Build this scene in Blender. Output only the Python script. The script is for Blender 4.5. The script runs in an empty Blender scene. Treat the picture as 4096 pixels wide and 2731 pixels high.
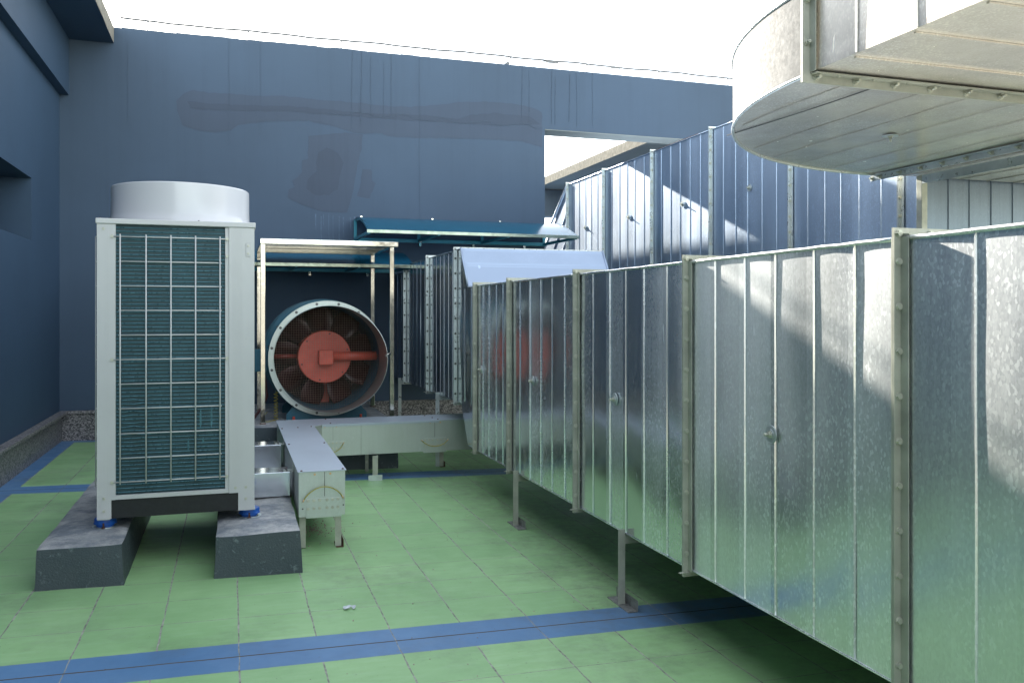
import bpy, bmesh, math, random
from math import sin, cos, pi, radians
from mathutils import Vector, Matrix, noise

random.seed(7)
scn = bpy.context.scene
C = scn.collection
GX = -0.0195                      # drainage fall of the roof floor


def fz(x):
    return GX * max(min(x, 14.0), -1.7)

# ------------------------------------------------------------------ materials


def new_mat(name):
    m = bpy.data.materials.new(name)
    m.use_nodes = True
    nt = m.node_tree
    return m, nt, nt.nodes['Principled BSDF']


def N(nt, typ, **kw):
    n = nt.nodes.new(typ)
    for k, v in kw.items():
        setattr(n, k, v)
    return n


def coords(nt, scale=(1, 1, 1), world=True):
    # world position so that neighbouring parts never repeat each other
    if world:
        src = N(nt, 'ShaderNodeNewGeometry').outputs['Position']
    else:
        src = N(nt, 'ShaderNodeTexCoord').outputs['Object']
    mp = N(nt, 'ShaderNodeMapping')
    mp.inputs['Scale'].default_value = scale
    nt.links.new(src, mp.inputs['Vector'])
    return mp.outputs['Vector']


def noise_tex(nt, vec, scale, detail=4, rough=0.55):
    n = N(nt, 'ShaderNodeTexNoise')
    n.inputs['Scale'].default_value = scale
    n.inputs['Detail'].default_value = detail
    n.inputs['Roughness'].default_value = rough
    nt.links.new(vec, n.inputs['Vector'])
    return n.outputs['Fac']


def ramp(nt, fac, stops):
    r = N(nt, 'ShaderNodeValToRGB')
    e = r.color_ramp.elements
    while len(e) > 1:
        e.remove(e[-1])
    e[0].position = stops[0][0]
    c = stops[0][1]
    e[0].color = (c, c, c, 1) if isinstance(c, (int, float)) else (*c, 1)
    for p, c in stops[1:]:
        q = e.new(p)
        q.color = (c, c, c, 1) if isinstance(c, (int, float)) else (*c, 1)
    nt.links.new(fac, r.inputs['Fac'])
    return r.outputs['Color']


def mixc(nt, fac, a, b, mode='MIX'):
    m = N(nt, 'ShaderNodeMix', data_type='RGBA', blend_type=mode)
    for sock, v in ((m.inputs[0], fac), (m.inputs[6], a), (m.inputs[7], b)):
        if isinstance(v, (int, float)):
            sock.default_value = v
        elif isinstance(v, tuple):
            sock.default_value = (*v, 1)
        else:
            nt.links.new(v, sock)
    return m.outputs[2]


def math_n(nt, op, a, b=None, c=None):
    m = N(nt, 'ShaderNodeMath', operation=op)
    for i, v in enumerate((a, b, c)):
        if v is None:
            continue
        if isinstance(v, (int, float)):
            m.inputs[i].default_value = v
        else:
            nt.links.new(v, m.inputs[i])
    return m.outputs[0]


def bump(nt, bsdf, height, strength=0.2, dist=0.002):
    b = N(nt, 'ShaderNodeBump')
    b.inputs['Strength'].default_value = strength
    b.inputs['Distance'].default_value = dist
    nt.links.new(height, b.inputs['Height'])
    nt.links.new(b.outputs['Normal'], bsdf.inputs['Normal'])
    return b.outputs['Normal']


def simple(name, col, rough=0.5, metal=0.0, var=0.15, scale=6.0, bmp=0.1, bscale=60, spec=0.5):
    m, nt, b = new_mat(name)
    v = coords(nt)
    n = noise_tex(nt, v, scale, 6, 0.6)
    lo = tuple(c * (1 - var) for c in col)
    hi = tuple(min(1, c * (1 + var)) for c in col)
    nt.links.new(ramp(nt, n, [(0.3, lo), (0.7, hi)]), b.inputs['Base Color'])
    r = ramp(nt, noise_tex(nt, v, scale * 2.3, 4), [(0.3, max(0.03, rough - 0.07)), (0.7, min(1, rough + 0.07))])
    nt.links.new(r, b.inputs['Roughness'])
    b.inputs['Metallic'].default_value = metal
    b.inputs['Specular IOR Level'].default_value = spec
    if bmp:
        bump(nt, b, noise_tex(nt, v, bscale, 3), bmp)
    return m


def galvanised(name, base=(0.80, 0.83, 0.84), rough=0.16, haze=0.36, streak=0.45, spangle=1.0, matt=0.42, base_haze=0.24, matt_rough=0.55, hi_mul=1.22, strips=0.42):
    """zinc coated sheet: a mirror-like layer under a dull oxide bloom with spangle and run marks"""
    m, nt, b = new_mat(name)
    v = coords(nt)
    vs = coords(nt, (1, 1, 0.55))
    vo = N(nt, 'ShaderNodeTexVoronoi', feature='F1')
    vo.inputs['Scale'].default_value = 165
    nt.links.new(vs, vo.inputs['Vector'])
    sp = N(nt, 'ShaderNodeSeparateColor')
    nt.links.new(vo.outputs['Color'], sp.inputs[0])
    cell = sp.outputs[0]
    fine = noise_tex(nt, coords(nt, (1, 1, 0.5)), 190, 3, 0.7)
    st = noise_tex(nt, coords(nt, (1, 1, 0.03)), 55, 5, 0.65)       # vertical runs
    st2 = noise_tex(nt, coords(nt, (1, 1, 0.12)), 14, 5, 0.6)
    cloud = noise_tex(nt, v, 1.7, 5, 0.6)
    a = math_n(nt, 'MULTIPLY_ADD', cell, 0.10 * spangle, 0.11)
    a = math_n(nt, 'MULTIPLY_ADD', fine, 0.14, a)
    a = math_n(nt, 'MULTIPLY_ADD', st, 0.45 * streak, a)
    a = math_n(nt, 'MULTIPLY_ADD', st2, 0.35 * streak, a)
    a = math_n(nt, 'MULTIPLY_ADD', cloud, 0.45, a)
    gp = N(nt, 'ShaderNodeNewGeometry')
    sy = N(nt, 'ShaderNodeSeparateXYZ')
    nt.links.new(gp.outputs['Position'], sy.inputs[0])
    wn_ = N(nt, 'ShaderNodeTexWhiteNoise', noise_dimensions='1D')
    nt.links.new(math_n(nt, 'FLOOR', math_n(nt, 'DIVIDE', sy.outputs[1], 0.19)), wn_.inputs['W'])
    a = math_n(nt, 'MULTIPLY_ADD', math_n(nt, 'SUBTRACT', wn_.outputs['Value'], 0.5), strips, a)
    gate = ramp(nt, noise_tex(nt, coords(nt, (1, 1, 0.4)), 2.3, 3), [(0.42, 0.0), (0.58, 1.0)])
    fleck = math_n(nt, 'MULTIPLY', ramp(nt, sp.outputs[1], [(0.74, 0.0), (0.90, 0.26 * spangle)]), gate)
    a = math_n(nt, 'ADD', a, fleck)
    bloom = ramp(nt, a, [(0.38, 0.0), (1.02, 1.0)])
    scr = noise_tex(nt, coords(nt, (1, 1, 0.22)), 34, 2, 0.4)
    bloom = mixc(nt, ramp(nt, scr, [(0.755, 0.0), (0.775, 1.0)]), bloom, (1.0, 1.0, 1.0))
    bloomf = math_n(nt, 'MULTIPLY_ADD', bloom, haze, base_haze)
    lo = tuple(c * 0.82 for c in base)
    hi = tuple(min(1, c * hi_mul) for c in base)
    nt.links.new(mixc(nt, bloom, lo, hi), b.inputs['Base Color'])
    b.inputs['Metallic'].default_value = 1.0
    nt.links.new(math_n(nt, 'MULTIPLY_ADD', bloom, 0.10, rough), b.inputs['Roughness'])
    d = N(nt, 'ShaderNodeBsdfPrincipled')
    dc = tuple(min(1, c * matt / 0.42 * 1.0) for c in base)
    nt.links.new(mixc(nt, bloom, tuple(c * 0.85 for c in dc), tuple(min(1, c * (hi_mul - 0.07)) for c in dc)), d.inputs['Base Color'])
    d.inputs['Roughness'].default_value = matt_rough
    d.inputs['Metallic'].default_value = 0.85
    mx = N(nt, 'ShaderNodeMixShader')
    nt.links.new(bloomf, mx.inputs[0])
    nt.links.new(b.outputs[0], mx.inputs[1])
    nt.links.new(d.outputs[0], mx.inputs[2])
    nt.links.new(mx.outputs[0], nt.nodes['Material Output'].inputs['Surface'])
    return m


M = {}
M['galv'] = galvanised('galvanised_sheet', base_haze=0.26)
M['galv_mid'] = galvanised('galvanised_sheet_clean', base=(0.74, 0.78, 0.81), rough=0.13, haze=0.30, base_haze=0.10, streak=0.45)
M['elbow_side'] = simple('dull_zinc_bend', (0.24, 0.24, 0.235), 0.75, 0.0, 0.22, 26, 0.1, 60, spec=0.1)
M['slope'] = galvanised('pale_blue_sheet', base=(0.40, 0.48, 0.60), rough=0.36, haze=0.5, streak=0.1, spangle=0.2)
M['galv_back'] = galvanised('galvanised_sheet_weathered', base=(0.46, 0.56, 0.69), rough=0.26, base_haze=0.12, haze=0.34, streak=0.6, strips=0.22)
M['galv_new'] = galvanised('galvanised_sheet_bright', base=(0.62, 0.67, 0.72), rough=0.13, haze=0.16, streak=0.35, spangle=0.4, base_haze=0.10)
M['galv_over'] = galvanised('galvanised_sheet_pale', base=(0.88, 0.82, 0.74), rough=0.22, haze=0.75, base_haze=0.3, spangle=0.3, streak=0.1, strips=0.0)
M['tray'] = galvanised('trunking_sheet', base=(0.50, 0.55, 0.52), rough=0.34, haze=0.6, streak=0.5, spangle=0.4)
M['tray_lid'] = galvanised('trunking_lid_sheet', base=(0.56, 0.63, 0.70), rough=0.45, haze=0.3, base_haze=0.6, matt_rough=0.75, strips=0.0, streak=0.1, spangle=0.3)
M['angle'] = simple('painted_angle_steel', (0.40, 0.41, 0.345), 0.45, 0.25, 0.22, 9, 0.25, 40)
M['angle_alu'] = simple('aluminium_angle', (0.55, 0.60, 0.60), 0.32, 0.7, 0.15, 9, 0.15, 40)
M['bolt'] = simple('zinc_bolt', (0.50, 0.51, 0.43), 0.38, 0.45, 0.2, 40, 0)
M['bolt_dark'] = simple('weathered_bolt', (0.10, 0.10, 0.10), 0.45, 0.6, 0.3, 40, 0)
M['rail_metal'] = simple('dull_rail_metal', (0.20, 0.23, 0.20), 0.16, 1.0, 0.25, 9, 0.05, 30)
M['stainless'] = simple('polished_stainless', (0.60, 0.57, 0.50), 0.13, 1.0, 0.06, 12, 0.03, 30)
M['white'] = simple('off_white_enamel', (0.54, 0.55, 0.54), 0.34, 0.0, 0.05, 3, 0.02, 60)
M['plastic'] = simple('glossy_white_plastic', (0.60, 0.60, 0.62), 0.16, 0.0, 0.02, 3, 0)
M['black'] = simple('black_base_rail', (0.008, 0.010, 0.012), 0.5, 0, 0.3, 30, 0.1)
M['blue_plastic'] = simple('blue_mount_plastic', (0.012, 0.10, 0.42), 0.42, 0, 0.2, 20, 0.1)
M['red'] = simple('orange_red_paint', (0.66, 0.105, 0.065), 0.42, 0, 0.12, 12, 0.08)
M['dark_red'] = simple('dark_red_blade_paint', (0.040, 0.009, 0.008), 0.4, 0, 0.25, 12, 0.08)
M['strut'] = simple('dark_red_strut_paint', (0.22, 0.03, 0.02), 0.4, 0, 0.2, 12, 0)
M['teal'] = simple('teal_machine_paint', (0.018, 0.115, 0.17), 0.42, 0, 0.15, 8, 0.08)
M['dark_in'] = simple('fan_inner_wall', (0.20, 0.15, 0.15), 0.5, 0.4, 0.2, 12, 0.1)
M['mesh'] = simple('guard_wire', (0.34, 0.26, 0.20), 0.4, 0.6, 0.2, 30, 0)
M['yellow'] = simple('earth_wire_yellow', (0.40, 0.34, 0.03), 0.4, 0, 0.2, 60, 0)
M['copper'] = simple('crimp_lug', (0.65, 0.45, 0.25), 0.35, 0.8, 0.1, 60, 0)
M['hose'] = simple('dark_red_hose', (0.055, 0.018, 0.018), 0.5, 0, 0.2, 60, 0)
M['rust'] = simple('rusty_steel', (0.12, 0.06, 0.04), 0.75, 0.2, 0.5, 60, 0.3)
M['cable'] = simple('grey_rail_wire', (0.16, 0.16, 0.16), 0.5, 0.5, 0.1, 40, 0)
M['paper'] = simple('crumpled_foil_paper', (0.55, 0.60, 0.62), 0.5, 0.0, 0.1, 60, 0)
M['grit'] = simple('grit', (0.35, 0.28, 0.24), 0.8, 0, 0.4, 80, 0)


def wall_paint(name, base, seed=0.0, streaks=0.10):
    m, nt, b = new_mat(name)
    v = coords(nt)
    big = noise_tex(nt, v, 0.7, 5, 0.6)
    col = ramp(nt, big, [(0.3, tuple(c * 0.9 for c in base)), (0.7, tuple(c * 1.1 for c in base))])
    st = noise_tex(nt, coords(nt, (1, 1, 0.035)), 9, 6, 0.7)
    col = mixc(nt, streaks, col, ramp(nt, st, [(0.50, tuple(c * 1.05 for c in base)), (0.66, tuple(c * 0.45 for c in base))]), 'MIX')
    fl = noise_tex(nt, v, 38, 4, 0.6)
    col = mixc(nt, ramp(nt, fl, [(0.80, 0.0), (0.84, 0.3)]), col, tuple(min(1, c * 1.9) for c in base))
    nt.links.new(col, b.inputs['Base Color'])
    b.inputs['Roughness'].default_value = 0.62
    b.inputs['Specular IOR Level'].default_value = 0.35
    bump(nt, b, math_n(nt, 'ADD', noise_tex(nt, v, 160, 3), noise_tex(nt, v, 9, 3)), 0.22, 0.004)
    return m


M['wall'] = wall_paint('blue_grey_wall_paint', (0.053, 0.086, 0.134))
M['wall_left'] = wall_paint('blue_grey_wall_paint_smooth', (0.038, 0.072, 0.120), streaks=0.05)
M['patch'] = wall_paint('greyer_repair_paint', (0.050, 0.073, 0.112), streaks=0.12)
M['patch_dark'] = wall_paint('dark_repair_paint', (0.044, 0.063, 0.097), streaks=0.12)
M['soffit'] = wall_paint('grey_soffit_paint', (0.33, 0.35, 0.33), streaks=0.05)
M['slab_edge'] = simple('bare_concrete_edge', (0.27, 0.25, 0.21), 0.93, 0, 0.25, 14, 0.3, 60, spec=0.0)
M['far_wall'] = wall_paint('pale_grey_wall_paint', (0.13, 0.16, 0.19), streaks=0.1)
M['rear'] = wall_paint('pale_bounce_wall', (0.20, 0.21, 0.21), streaks=0.1)


def make_granite():
    m, nt, b = new_mat('speckled_granite')
    v = coords(nt)
    vo = N(nt, 'ShaderNodeTexVoronoi', feature='F1')
    vo.inputs['Scale'].default_value = 95
    nt.links.new(v, vo.inputs['Vector'])
    sp = N(nt, 'ShaderNodeSeparateColor')
    nt.links.new(vo.outputs['Color'], sp.inputs[0])
    n = noise_tex(nt, v, 60, 5, 0.7)
    k = math_n(nt, 'ADD', math_n(nt, 'MULTIPLY', sp.outputs[0], 0.55), math_n(nt, 'MULTIPLY', n, 0.45))
    nt.links.new(ramp(nt, k, [(0.28, (0.05, 0.05, 0.055)), (0.5, (0.17, 0.165, 0.165)), (0.68, (0.33, 0.31, 0.31))]), b.inputs['Base Color'])
    b.inputs['Roughness'].default_value = 0.42
    return m


M['granite'] = make_granite()


def make_concrete():
    m, nt, b = new_mat('painted_concrete')
    v = coords(nt)
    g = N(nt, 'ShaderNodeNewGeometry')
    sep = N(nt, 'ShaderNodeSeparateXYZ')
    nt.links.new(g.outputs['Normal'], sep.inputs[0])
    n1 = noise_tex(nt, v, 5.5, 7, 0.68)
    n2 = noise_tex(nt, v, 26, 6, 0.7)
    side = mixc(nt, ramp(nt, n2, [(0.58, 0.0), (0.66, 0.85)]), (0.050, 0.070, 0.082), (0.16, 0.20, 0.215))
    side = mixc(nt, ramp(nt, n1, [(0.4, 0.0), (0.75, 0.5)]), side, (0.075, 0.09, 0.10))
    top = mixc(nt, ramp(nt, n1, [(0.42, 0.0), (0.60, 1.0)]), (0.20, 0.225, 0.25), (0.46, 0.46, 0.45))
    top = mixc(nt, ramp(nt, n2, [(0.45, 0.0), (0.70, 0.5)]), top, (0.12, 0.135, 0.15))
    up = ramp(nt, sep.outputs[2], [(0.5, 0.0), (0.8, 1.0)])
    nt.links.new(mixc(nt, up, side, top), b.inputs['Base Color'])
    nt.links.new(ramp(nt, n2, [(0.3, 0.42), (0.7, 0.75)]), b.inputs['Roughness'])
    bump(nt, b, math_n(nt, 'ADD', n2, noise_tex(nt, v, 120, 3)), 0.6, 0.005)
    return m


M['concrete'] = make_concrete()


def make_floor():
    m, nt, b = new_mat('green_and_blue_floor_tiles')
    g = N(nt, 'ShaderNodeNewGeometry')
    sep = N(nt, 'ShaderNodeSeparateXYZ')
    nt.links.new(g.outputs['Position'], sep.inputs[0])
    v = coords(nt)
    wob = math_n(nt, 'MULTIPLY_ADD', noise_tex(nt, v, 8, 3), 0.010, -0.005)
    wob2 = math_n(nt, 'MULTIPLY_ADD', noise_tex(nt, v, 3.1, 3), 0.008, -0.004)
    X = math_n(nt, 'ADD', sep.outputs[0], wob)
    Y = math_n(nt, 'ADD', sep.outputs[1], wob2)
    per = 3.5625
    yl = math_n(nt, 'FLOORED_MODULO' if False else 'WRAP', math_n(nt, 'SUBTRACT', Y, 3.559), per, 0.0)
    strip = math_n(nt, 'GREATER_THAN', yl, 3.292)
    # left border of blue tiles
    border = math_n(nt, 'LESS_THAN', X, -1.474)
    blue = math_n(nt, 'MAXIMUM', strip, border)
    blue = math_n(nt, 'MAXIMUM', blue, math_n(nt, 'GREATER_THAN', Y, 9.40))

    def line(pos, period, off, width):
        # distance to the nearest line of a family
        w = math_n(nt, 'WRAP', math_n(nt, 'SUBTRACT', pos, off), period, 0.0)
        d = math_n(nt, 'MINIMUM', w, math_n(nt, 'SUBTRACT', period, w))
        return math_n(nt, 'LESS_THAN', d, width)
    wn = noise_tex(nt, v, 14, 5, 0.7)
    jw = math_n(nt, 'MULTIPLY_ADD', wn, 0.0075, -0.0006)
    jw2 = math_n(nt, 'MULTIPLY_ADD', wn, 0.0055, -0.0009)
    colj = line(X, 0.3, -0.271, jw)
    colj2 = line(X, 0.6, 0.029, math_n(nt, 'MULTIPLY', jw, 0.6))
    rowj = line(yl, 0.2993, 0.0, jw2)
    dm = math_n(nt, 'ABSOLUTE', math_n(nt, 'SUBTRACT', yl, 3.427))
    mid = math_n(nt, 'LESS_THAN', dm, 0.0048)
    grout_g = math_n(nt, 'MULTIPLY', math_n(nt, 'MAXIMUM', colj, rowj), math_n(nt, 'SUBTRACT', 1.0, blue))
    grout_b = math_n(nt, 'MULTIPLY', math_n(nt, 'MAXIMUM', colj2, mid), strip)
    grout = math_n(nt, 'MAXIMUM', grout_g, grout_b)
    # per-tile tone
    tx = math_n(nt, 'FLOOR', math_n(nt, 'DIVIDE', math_n(nt, 'ADD', X, 0.271), 0.3))
    ty = math_n(nt, 'FLOOR', math_n(nt, 'DIVIDE', Y, 0.2995))
    cmb = N(nt, 'ShaderNodeCombineXYZ')
    nt.links.new(tx, cmb.inputs[0])
    nt.links.new(ty, cmb.inputs[1])
    wnz = N(nt, 'ShaderNodeTexWhiteNoise')
    nt.links.new(cmb.outputs[0], wnz.inputs['Vector'])
    n1 = noise_tex(nt, v, 1.6, 7, 0.68)
    brush = noise_tex(nt, coords(nt, (0.25, 1, 1)), 30, 4, 0.6)
    gcol = ramp(nt, n1, [(0.3, (0.26, 0.46, 0.20)), (0.7, (0.36, 0.59, 0.28))])
    gcol = mixc(nt, ramp(nt, brush, [(0.45, 0.0), (0.75, 0.35)]), gcol, (0.44, 0.64, 0.38))
    gcol = mixc(nt, math_n(nt, 'MULTIPLY', wnz.outputs['Value'], 0.34), gcol, (0.17, 0.36, 0.15))
    bcol = ramp(nt, n1, [(0.3, (0.075, 0.18, 0.35)), (0.7, (0.12, 0.25, 0.44))])
    bcol = mixc(nt, ramp(nt, brush, [(0.5, 0.0), (0.8, 0.3)]), bcol, (0.10, 0.22, 0.42))
    col = mixc(nt, blue, gcol, bcol)
    # dirt: along joints near the ducts and in blotches
    d1 = noise_tex(nt, v, 1.3, 7, 0.7)
    d2 = noise_tex(nt, v, 19, 5, 0.7)
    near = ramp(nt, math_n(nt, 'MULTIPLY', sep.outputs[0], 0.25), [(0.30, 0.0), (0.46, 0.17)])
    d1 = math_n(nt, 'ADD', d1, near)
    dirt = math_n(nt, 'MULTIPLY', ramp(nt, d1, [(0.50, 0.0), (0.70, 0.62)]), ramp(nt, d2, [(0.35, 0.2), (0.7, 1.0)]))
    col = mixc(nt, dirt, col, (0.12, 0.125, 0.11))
    spk = noise_tex(nt, v, 75, 2, 0.5)
    col = mixc(nt, ramp(nt, spk, [(0.745, 0.0), (0.765, 0.8)]), col, (0.10, 0.085, 0.06))
    gr = ramp(nt, noise_tex(nt, v, 22, 4, 0.7), [(0.35, (0.16, 0.16, 0.14)), (0.65, (0.42, 0.42, 0.36))])
    gr = mixc(nt, math_n(nt, 'MULTIPLY', mid, strip), gr, (0.085, 0.075, 0.065))
    col = mixc(nt, grout, col, gr)
    nt.links.new(col, b.inputs['Base Color'])
    rg = ramp(nt, noise_tex(nt, v, 6, 5, 0.65), [(0.3, 0.33), (0.7, 0.52)])
    nt.links.new(mixc(nt, grout, rg, (0.85, 0.85, 0.85)), b.inputs['Roughness'])
    b.inputs['Specular IOR Level'].default_value = 0.45
    h = math_n(nt, 'MULTIPLY_ADD', grout, -1.0, math_n(nt, 'MULTIPLY', noise_tex(nt, v, 45, 3), 0.12))
    bump(nt, b, h, 0.35, 0.003)
    return m


M['floor'] = make_floor()


def make_coil():
    m, nt, b = new_mat('teal_coil_fins')
    g = N(nt, 'ShaderNodeNewGeometry')
    sep = N(nt, 'ShaderNodeSeparateXYZ')
    nt.links.new(g.outputs['Position'], sep.inputs[0])
    fin = math_n(nt, 'WRAP', sep.outputs[0], 0.004, 0.0)
    finm = math_n(nt, 'LESS_THAN', fin, 0.0022)
    v = coords(nt)
    col = mixc(nt, finm, (0.020, 0.052, 0.060), (0.036, 0.088, 0.100))
    bands = noise_tex(nt, coords(nt, (1, 1, 0.05)), 9, 3, 0.6)
    col = mixc(nt, ramp(nt, bands, [(0.4, 0.0), (0.7, 0.6)]), col, (0.020, 0.040, 0.045))
    nt.links.new(col, b.inputs['Base Color'])
    b.inputs['Roughness'].default_value = 0.45
    b.inputs['Metallic'].default_value = 0.3
    bump(nt, b, finm, 0.3, 0.002)
    return m


M['coil'] = make_coil()
M['tube'] = simple('teal_coil_tube', (0.065, 0.17, 0.21), 0.3, 0.4, 0.2, 20, 0)


def make_poly():
    m, nt, b = new_mat('teal_polycarbonate')
    b.inputs['Base Color'].default_value = (0.03, 0.20, 0.32, 1)
    b.inputs['Roughness'].default_value = 0.16
    b.inputs['Transmission Weight'].default_value = 0.6
    b.inputs['IOR'].default_value = 1.3
    v = coords(nt)
    bump(nt, b, noise_tex(nt, v, 5, 3), 0.08)
    return m


M['poly'] = make_poly()
M['teal_bar'] = simple('teal_powder_coat', (0.05, 0.26, 0.33), 0.35, 0.2, 0.12, 10, 0.05)

# ------------------------------------------------------------------ mesh tools


class MB:
    def __init__(self):
        self.bm = bmesh.new()

    def box(self, x0, x1, y0, y1, z0, z1, bev=0.0, mat=None):
        b = bmesh.new()
        vs = [b.verts.new((x, y, z)) for x in (x0, x1) for y in (y0, y1) for z in (z0, z1)]
        for q in ((0, 1, 3, 2), (4, 6, 7, 5), (0, 4, 5, 1), (2, 3, 7, 6), (0, 2, 6, 4), (1, 5, 7, 3)):
            b.faces.new([vs[i] for i in q])
        if bev:
            bmesh.ops.bevel(b, geom=b.edges[:], offset=bev, segments=2, affect='EDGES', profile=0.5)
        self.merge(b, mat)
        return self

    def merge(self, b, mat=None):
        if mat is not None:
            bmesh.ops.transform(b, matrix=mat, verts=b.verts[:])
        me = bpy.data.meshes.new('tmp')
        b.to_mesh(me)
        b.free()
        self.bm.from_mesh(me)
        bpy.data.meshes.remove(me)

    def tube(self, pts, r, seg=8, cap=True, smooth=True):
        pts = [Vector(p) for p in pts]
        rings = []
        up = Vector((0, 0, 1))
        for i, p in enumerate(pts):
            if i == 0:
                d = pts[1] - p
            elif i == len(pts) - 1:
                d = p - pts[i - 1]
            else:
                d = (pts[i + 1] - p).normalized() + (p - pts[i - 1]).normalized()
            d.normalize()
            ref = up if abs(d.z) < 0.95 else Vector((1, 0, 0))
            a = d.cross(ref).normalized()
            b2 = d.cross(a).normalized()
            rr = r[i] if isinstance(r, (list, tuple)) else r
            rings.append([self.bm.verts.new(p + a * rr * cos(2 * pi * k / seg) + b2 * rr * sin(2 * pi * k / seg)) for k in range(seg)])
        for i in range(len(rings) - 1):
            for k in range(seg):
                f = self.bm.faces.new((rings[i][k], rings[i][(k + 1) % seg], rings[i + 1][(k + 1) % seg], rings[i + 1][k]))
                f.smooth = smooth
        if cap:
            self.bm.faces.new(rings[0])
            self.bm.faces.new(rings[-1][::-1])
        return self

    def prism(self, poly, axis, a0, a1):
        """poly in the two other axes, extruded along axis"""
        def mk(p, a):
            return {'x': (a, p[0], p[1]), 'y': (p[0], a, p[1]), 'z': (p[0], p[1], a)}[axis]
        lo = [self.bm.verts.new(mk(p, a0)) for p in poly]
        hi = [self.bm.verts.new(mk(p, a1)) for p in poly]
        n = len(poly)
        self.bm.faces.new(lo)
        self.bm.faces.new(hi[::-1])
        for i in range(n):
            self.bm.faces.new((lo[i], hi[i], hi[(i + 1) % n], lo[(i + 1) % n]))
        return self

    def lathe(self, prof, centre, axis='y', seg=64, close=False):
        """prof: list of (radius, along)"""
        cx, cy, cz = centre
        rings = []
        for r, h in prof:
            ring = []
            for k in range(seg):
                a = 2 * pi * k / seg
                if axis == 'y':
                    ring.append(self.bm.verts.new((cx + r * cos(a), cy + h, cz + r * sin(a))))
                else:
                    ring.append(self.bm.verts.new((cx + r * cos(a), cy + r * sin(a), cz + h)))
            rings.append(ring)
        m = len(rings)
        for i in range(m if close else m - 1):
            A, B = rings[i], rings[(i + 1) % m]
            for k in range(seg):
                f = self.bm.faces.new((A[k], A[(k + 1) % seg], B[(k + 1) % seg], B[k]))
                f.smooth = False
        return self

    def disc(self, r, y, centre, seg=64, axis='y'):
        cx, cy, cz = centre
        self.bm.faces.new([self.bm.verts.new((cx + r * cos(2 * pi * k / seg), cy + y, cz + r * sin(2 * pi * k / seg)) if axis == 'y'
                                             else (cx + r * cos(2 * pi * k / seg), cy + r * sin(2 * pi * k / seg), cz + y)) for k in range(seg)])
        return self

    def build(self, name, mat, parent=None, smooth_angle=None):
        bm = self.bm
        bmesh.ops.recalc_face_normals(bm, faces=bm.faces[:])
        me = bpy.data.meshes.new(name)
        bm.to_mesh(me)
        bm.free()
        me.materials.append(mat)
        if smooth_angle is not None:
            for p in me.polygons:
                p.use_smooth = True
            me.set_sharp_from_angle(angle=radians(smooth_angle))
        o = bpy.data.objects.new(name, me)
        C.objects.link(o)
        if parent is not None:
            o.parent = parent
            # parts are modelled in world coordinates: undo the parent's placement
            par = parent
            off = Vector((0, 0, 0))
            while par is not None:
                off += par.location
                par = par.parent
            o.data.transform(Matrix.Translation(-off))
        return o


def tag(o, label=None, cat=None, group=None, kind=None):
    if label:
        o['label'] = label
    if cat:
        o['category'] = cat
    if group:
        o['group'] = group
    if kind:
        o['kind'] = kind
    return o


def thing(name, loc, label, cat, group=None):
    o = bpy.data.objects.new(name, None)
    o.empty_display_size = 0.1
    C.objects.link(o)
    o.location = loc
    return tag(o, label, cat, group)


def solo(o, loc):
    """top-level mesh: put its origin at loc"""
    o.data.transform(Matrix.Translation(-Vector(loc)))
    o.location = loc
    return o


def world_of(o):
    v = Vector((0, 0, 0))
    while o is not None:
        v += o.location
        o = o.parent
    return v


# bolts: one master per direction, copies share its mesh
_master = {}


def bolt(parent, p, d='-y', size=0.011, mat='bolt', name='bolt', stub=0.0):
    key = (d, size, mat, stub)
    if key not in _master:
        b = MB()
        ax = {'-y': Vector((0, -1, 0)), '-x': Vector((-1, 0, 0)), '+z': Vector((0, 0, 1)), '-z': Vector((0, 0, -1))}[d]
        b.tube([ax * 0, ax * 0.0025], size * 1.25, 14)
        b.tube([ax * 0.0025, ax * (0.0025 + size * 0.55)], size, 6, smooth=False)
        if stub:
            b.tube([ax * size * 0.7, ax * (size * 0.7 + stub)], size * 0.55, 8)
        bm = b.bm
        bmesh.ops.recalc_face_normals(bm, faces=bm.faces[:])
        me = bpy.data.meshes.new('bolt')
        bm.to_mesh(me)
        bm.free()
        me.materials.append(M[mat])
        _master[key] = me
    o = bpy.data.objects.new(name, _master[key])
    C.objects.link(o)
    o.parent = parent
    o.location = Vector(p) - world_of(parent)
    return o

# ------------------------------------------------------------------ the setting


def grid_floor():
    b = MB()
    xs = [-40, -1.7, 14, 60]
    ys = [-45, 90]
    vv = [[b.bm.verts.new((x, y, fz(x))) for y in ys] for x in xs]
    for i in range(len(xs) - 1):
        b.bm.faces.new((vv[i][0], vv[i + 1][0], vv[i + 1][1], vv[i][1]))
    return tag(b.build('floor', M['floor']), 'roof terrace floor of green square tiles with blue tile strips', kind='structure')


grid_floor()

WY = 9.544
# back wall with its big opening on the right; the top edge is a little uneven
wall = thing('back_wall', (1.0, WY, 0), 'tall blue-grey painted wall behind the machines with a large opening at its right', 'wall')
b = MB()
TOP = 4.203
b.box(-4.4, 3.53, WY, WY + 0.33, -0.1, TOP)
b.box(3.53, 8.6, WY, WY + 0.33, 3.481, TOP)
b.box(8.6, 11.0, WY, WY + 0.33, -0.25, TOP)
b.box(3.53, 8.6, WY + 0.04, WY + 0.29, -0.25, 1.69)  # hidden sill added to stop low sun coming through the opening
b.build('wall', M['wall'], wall)
# thin grey plaster lining of the opening (soffit and jamb)
b = MB()
b.box(3.5325, 8.6, WY + 0.004, WY + 0.326, 3.474, 3.4805)
tag(b.build('lintel_soffit', M['soffit'], wall), 'pale grey underside of the lintel')
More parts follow.
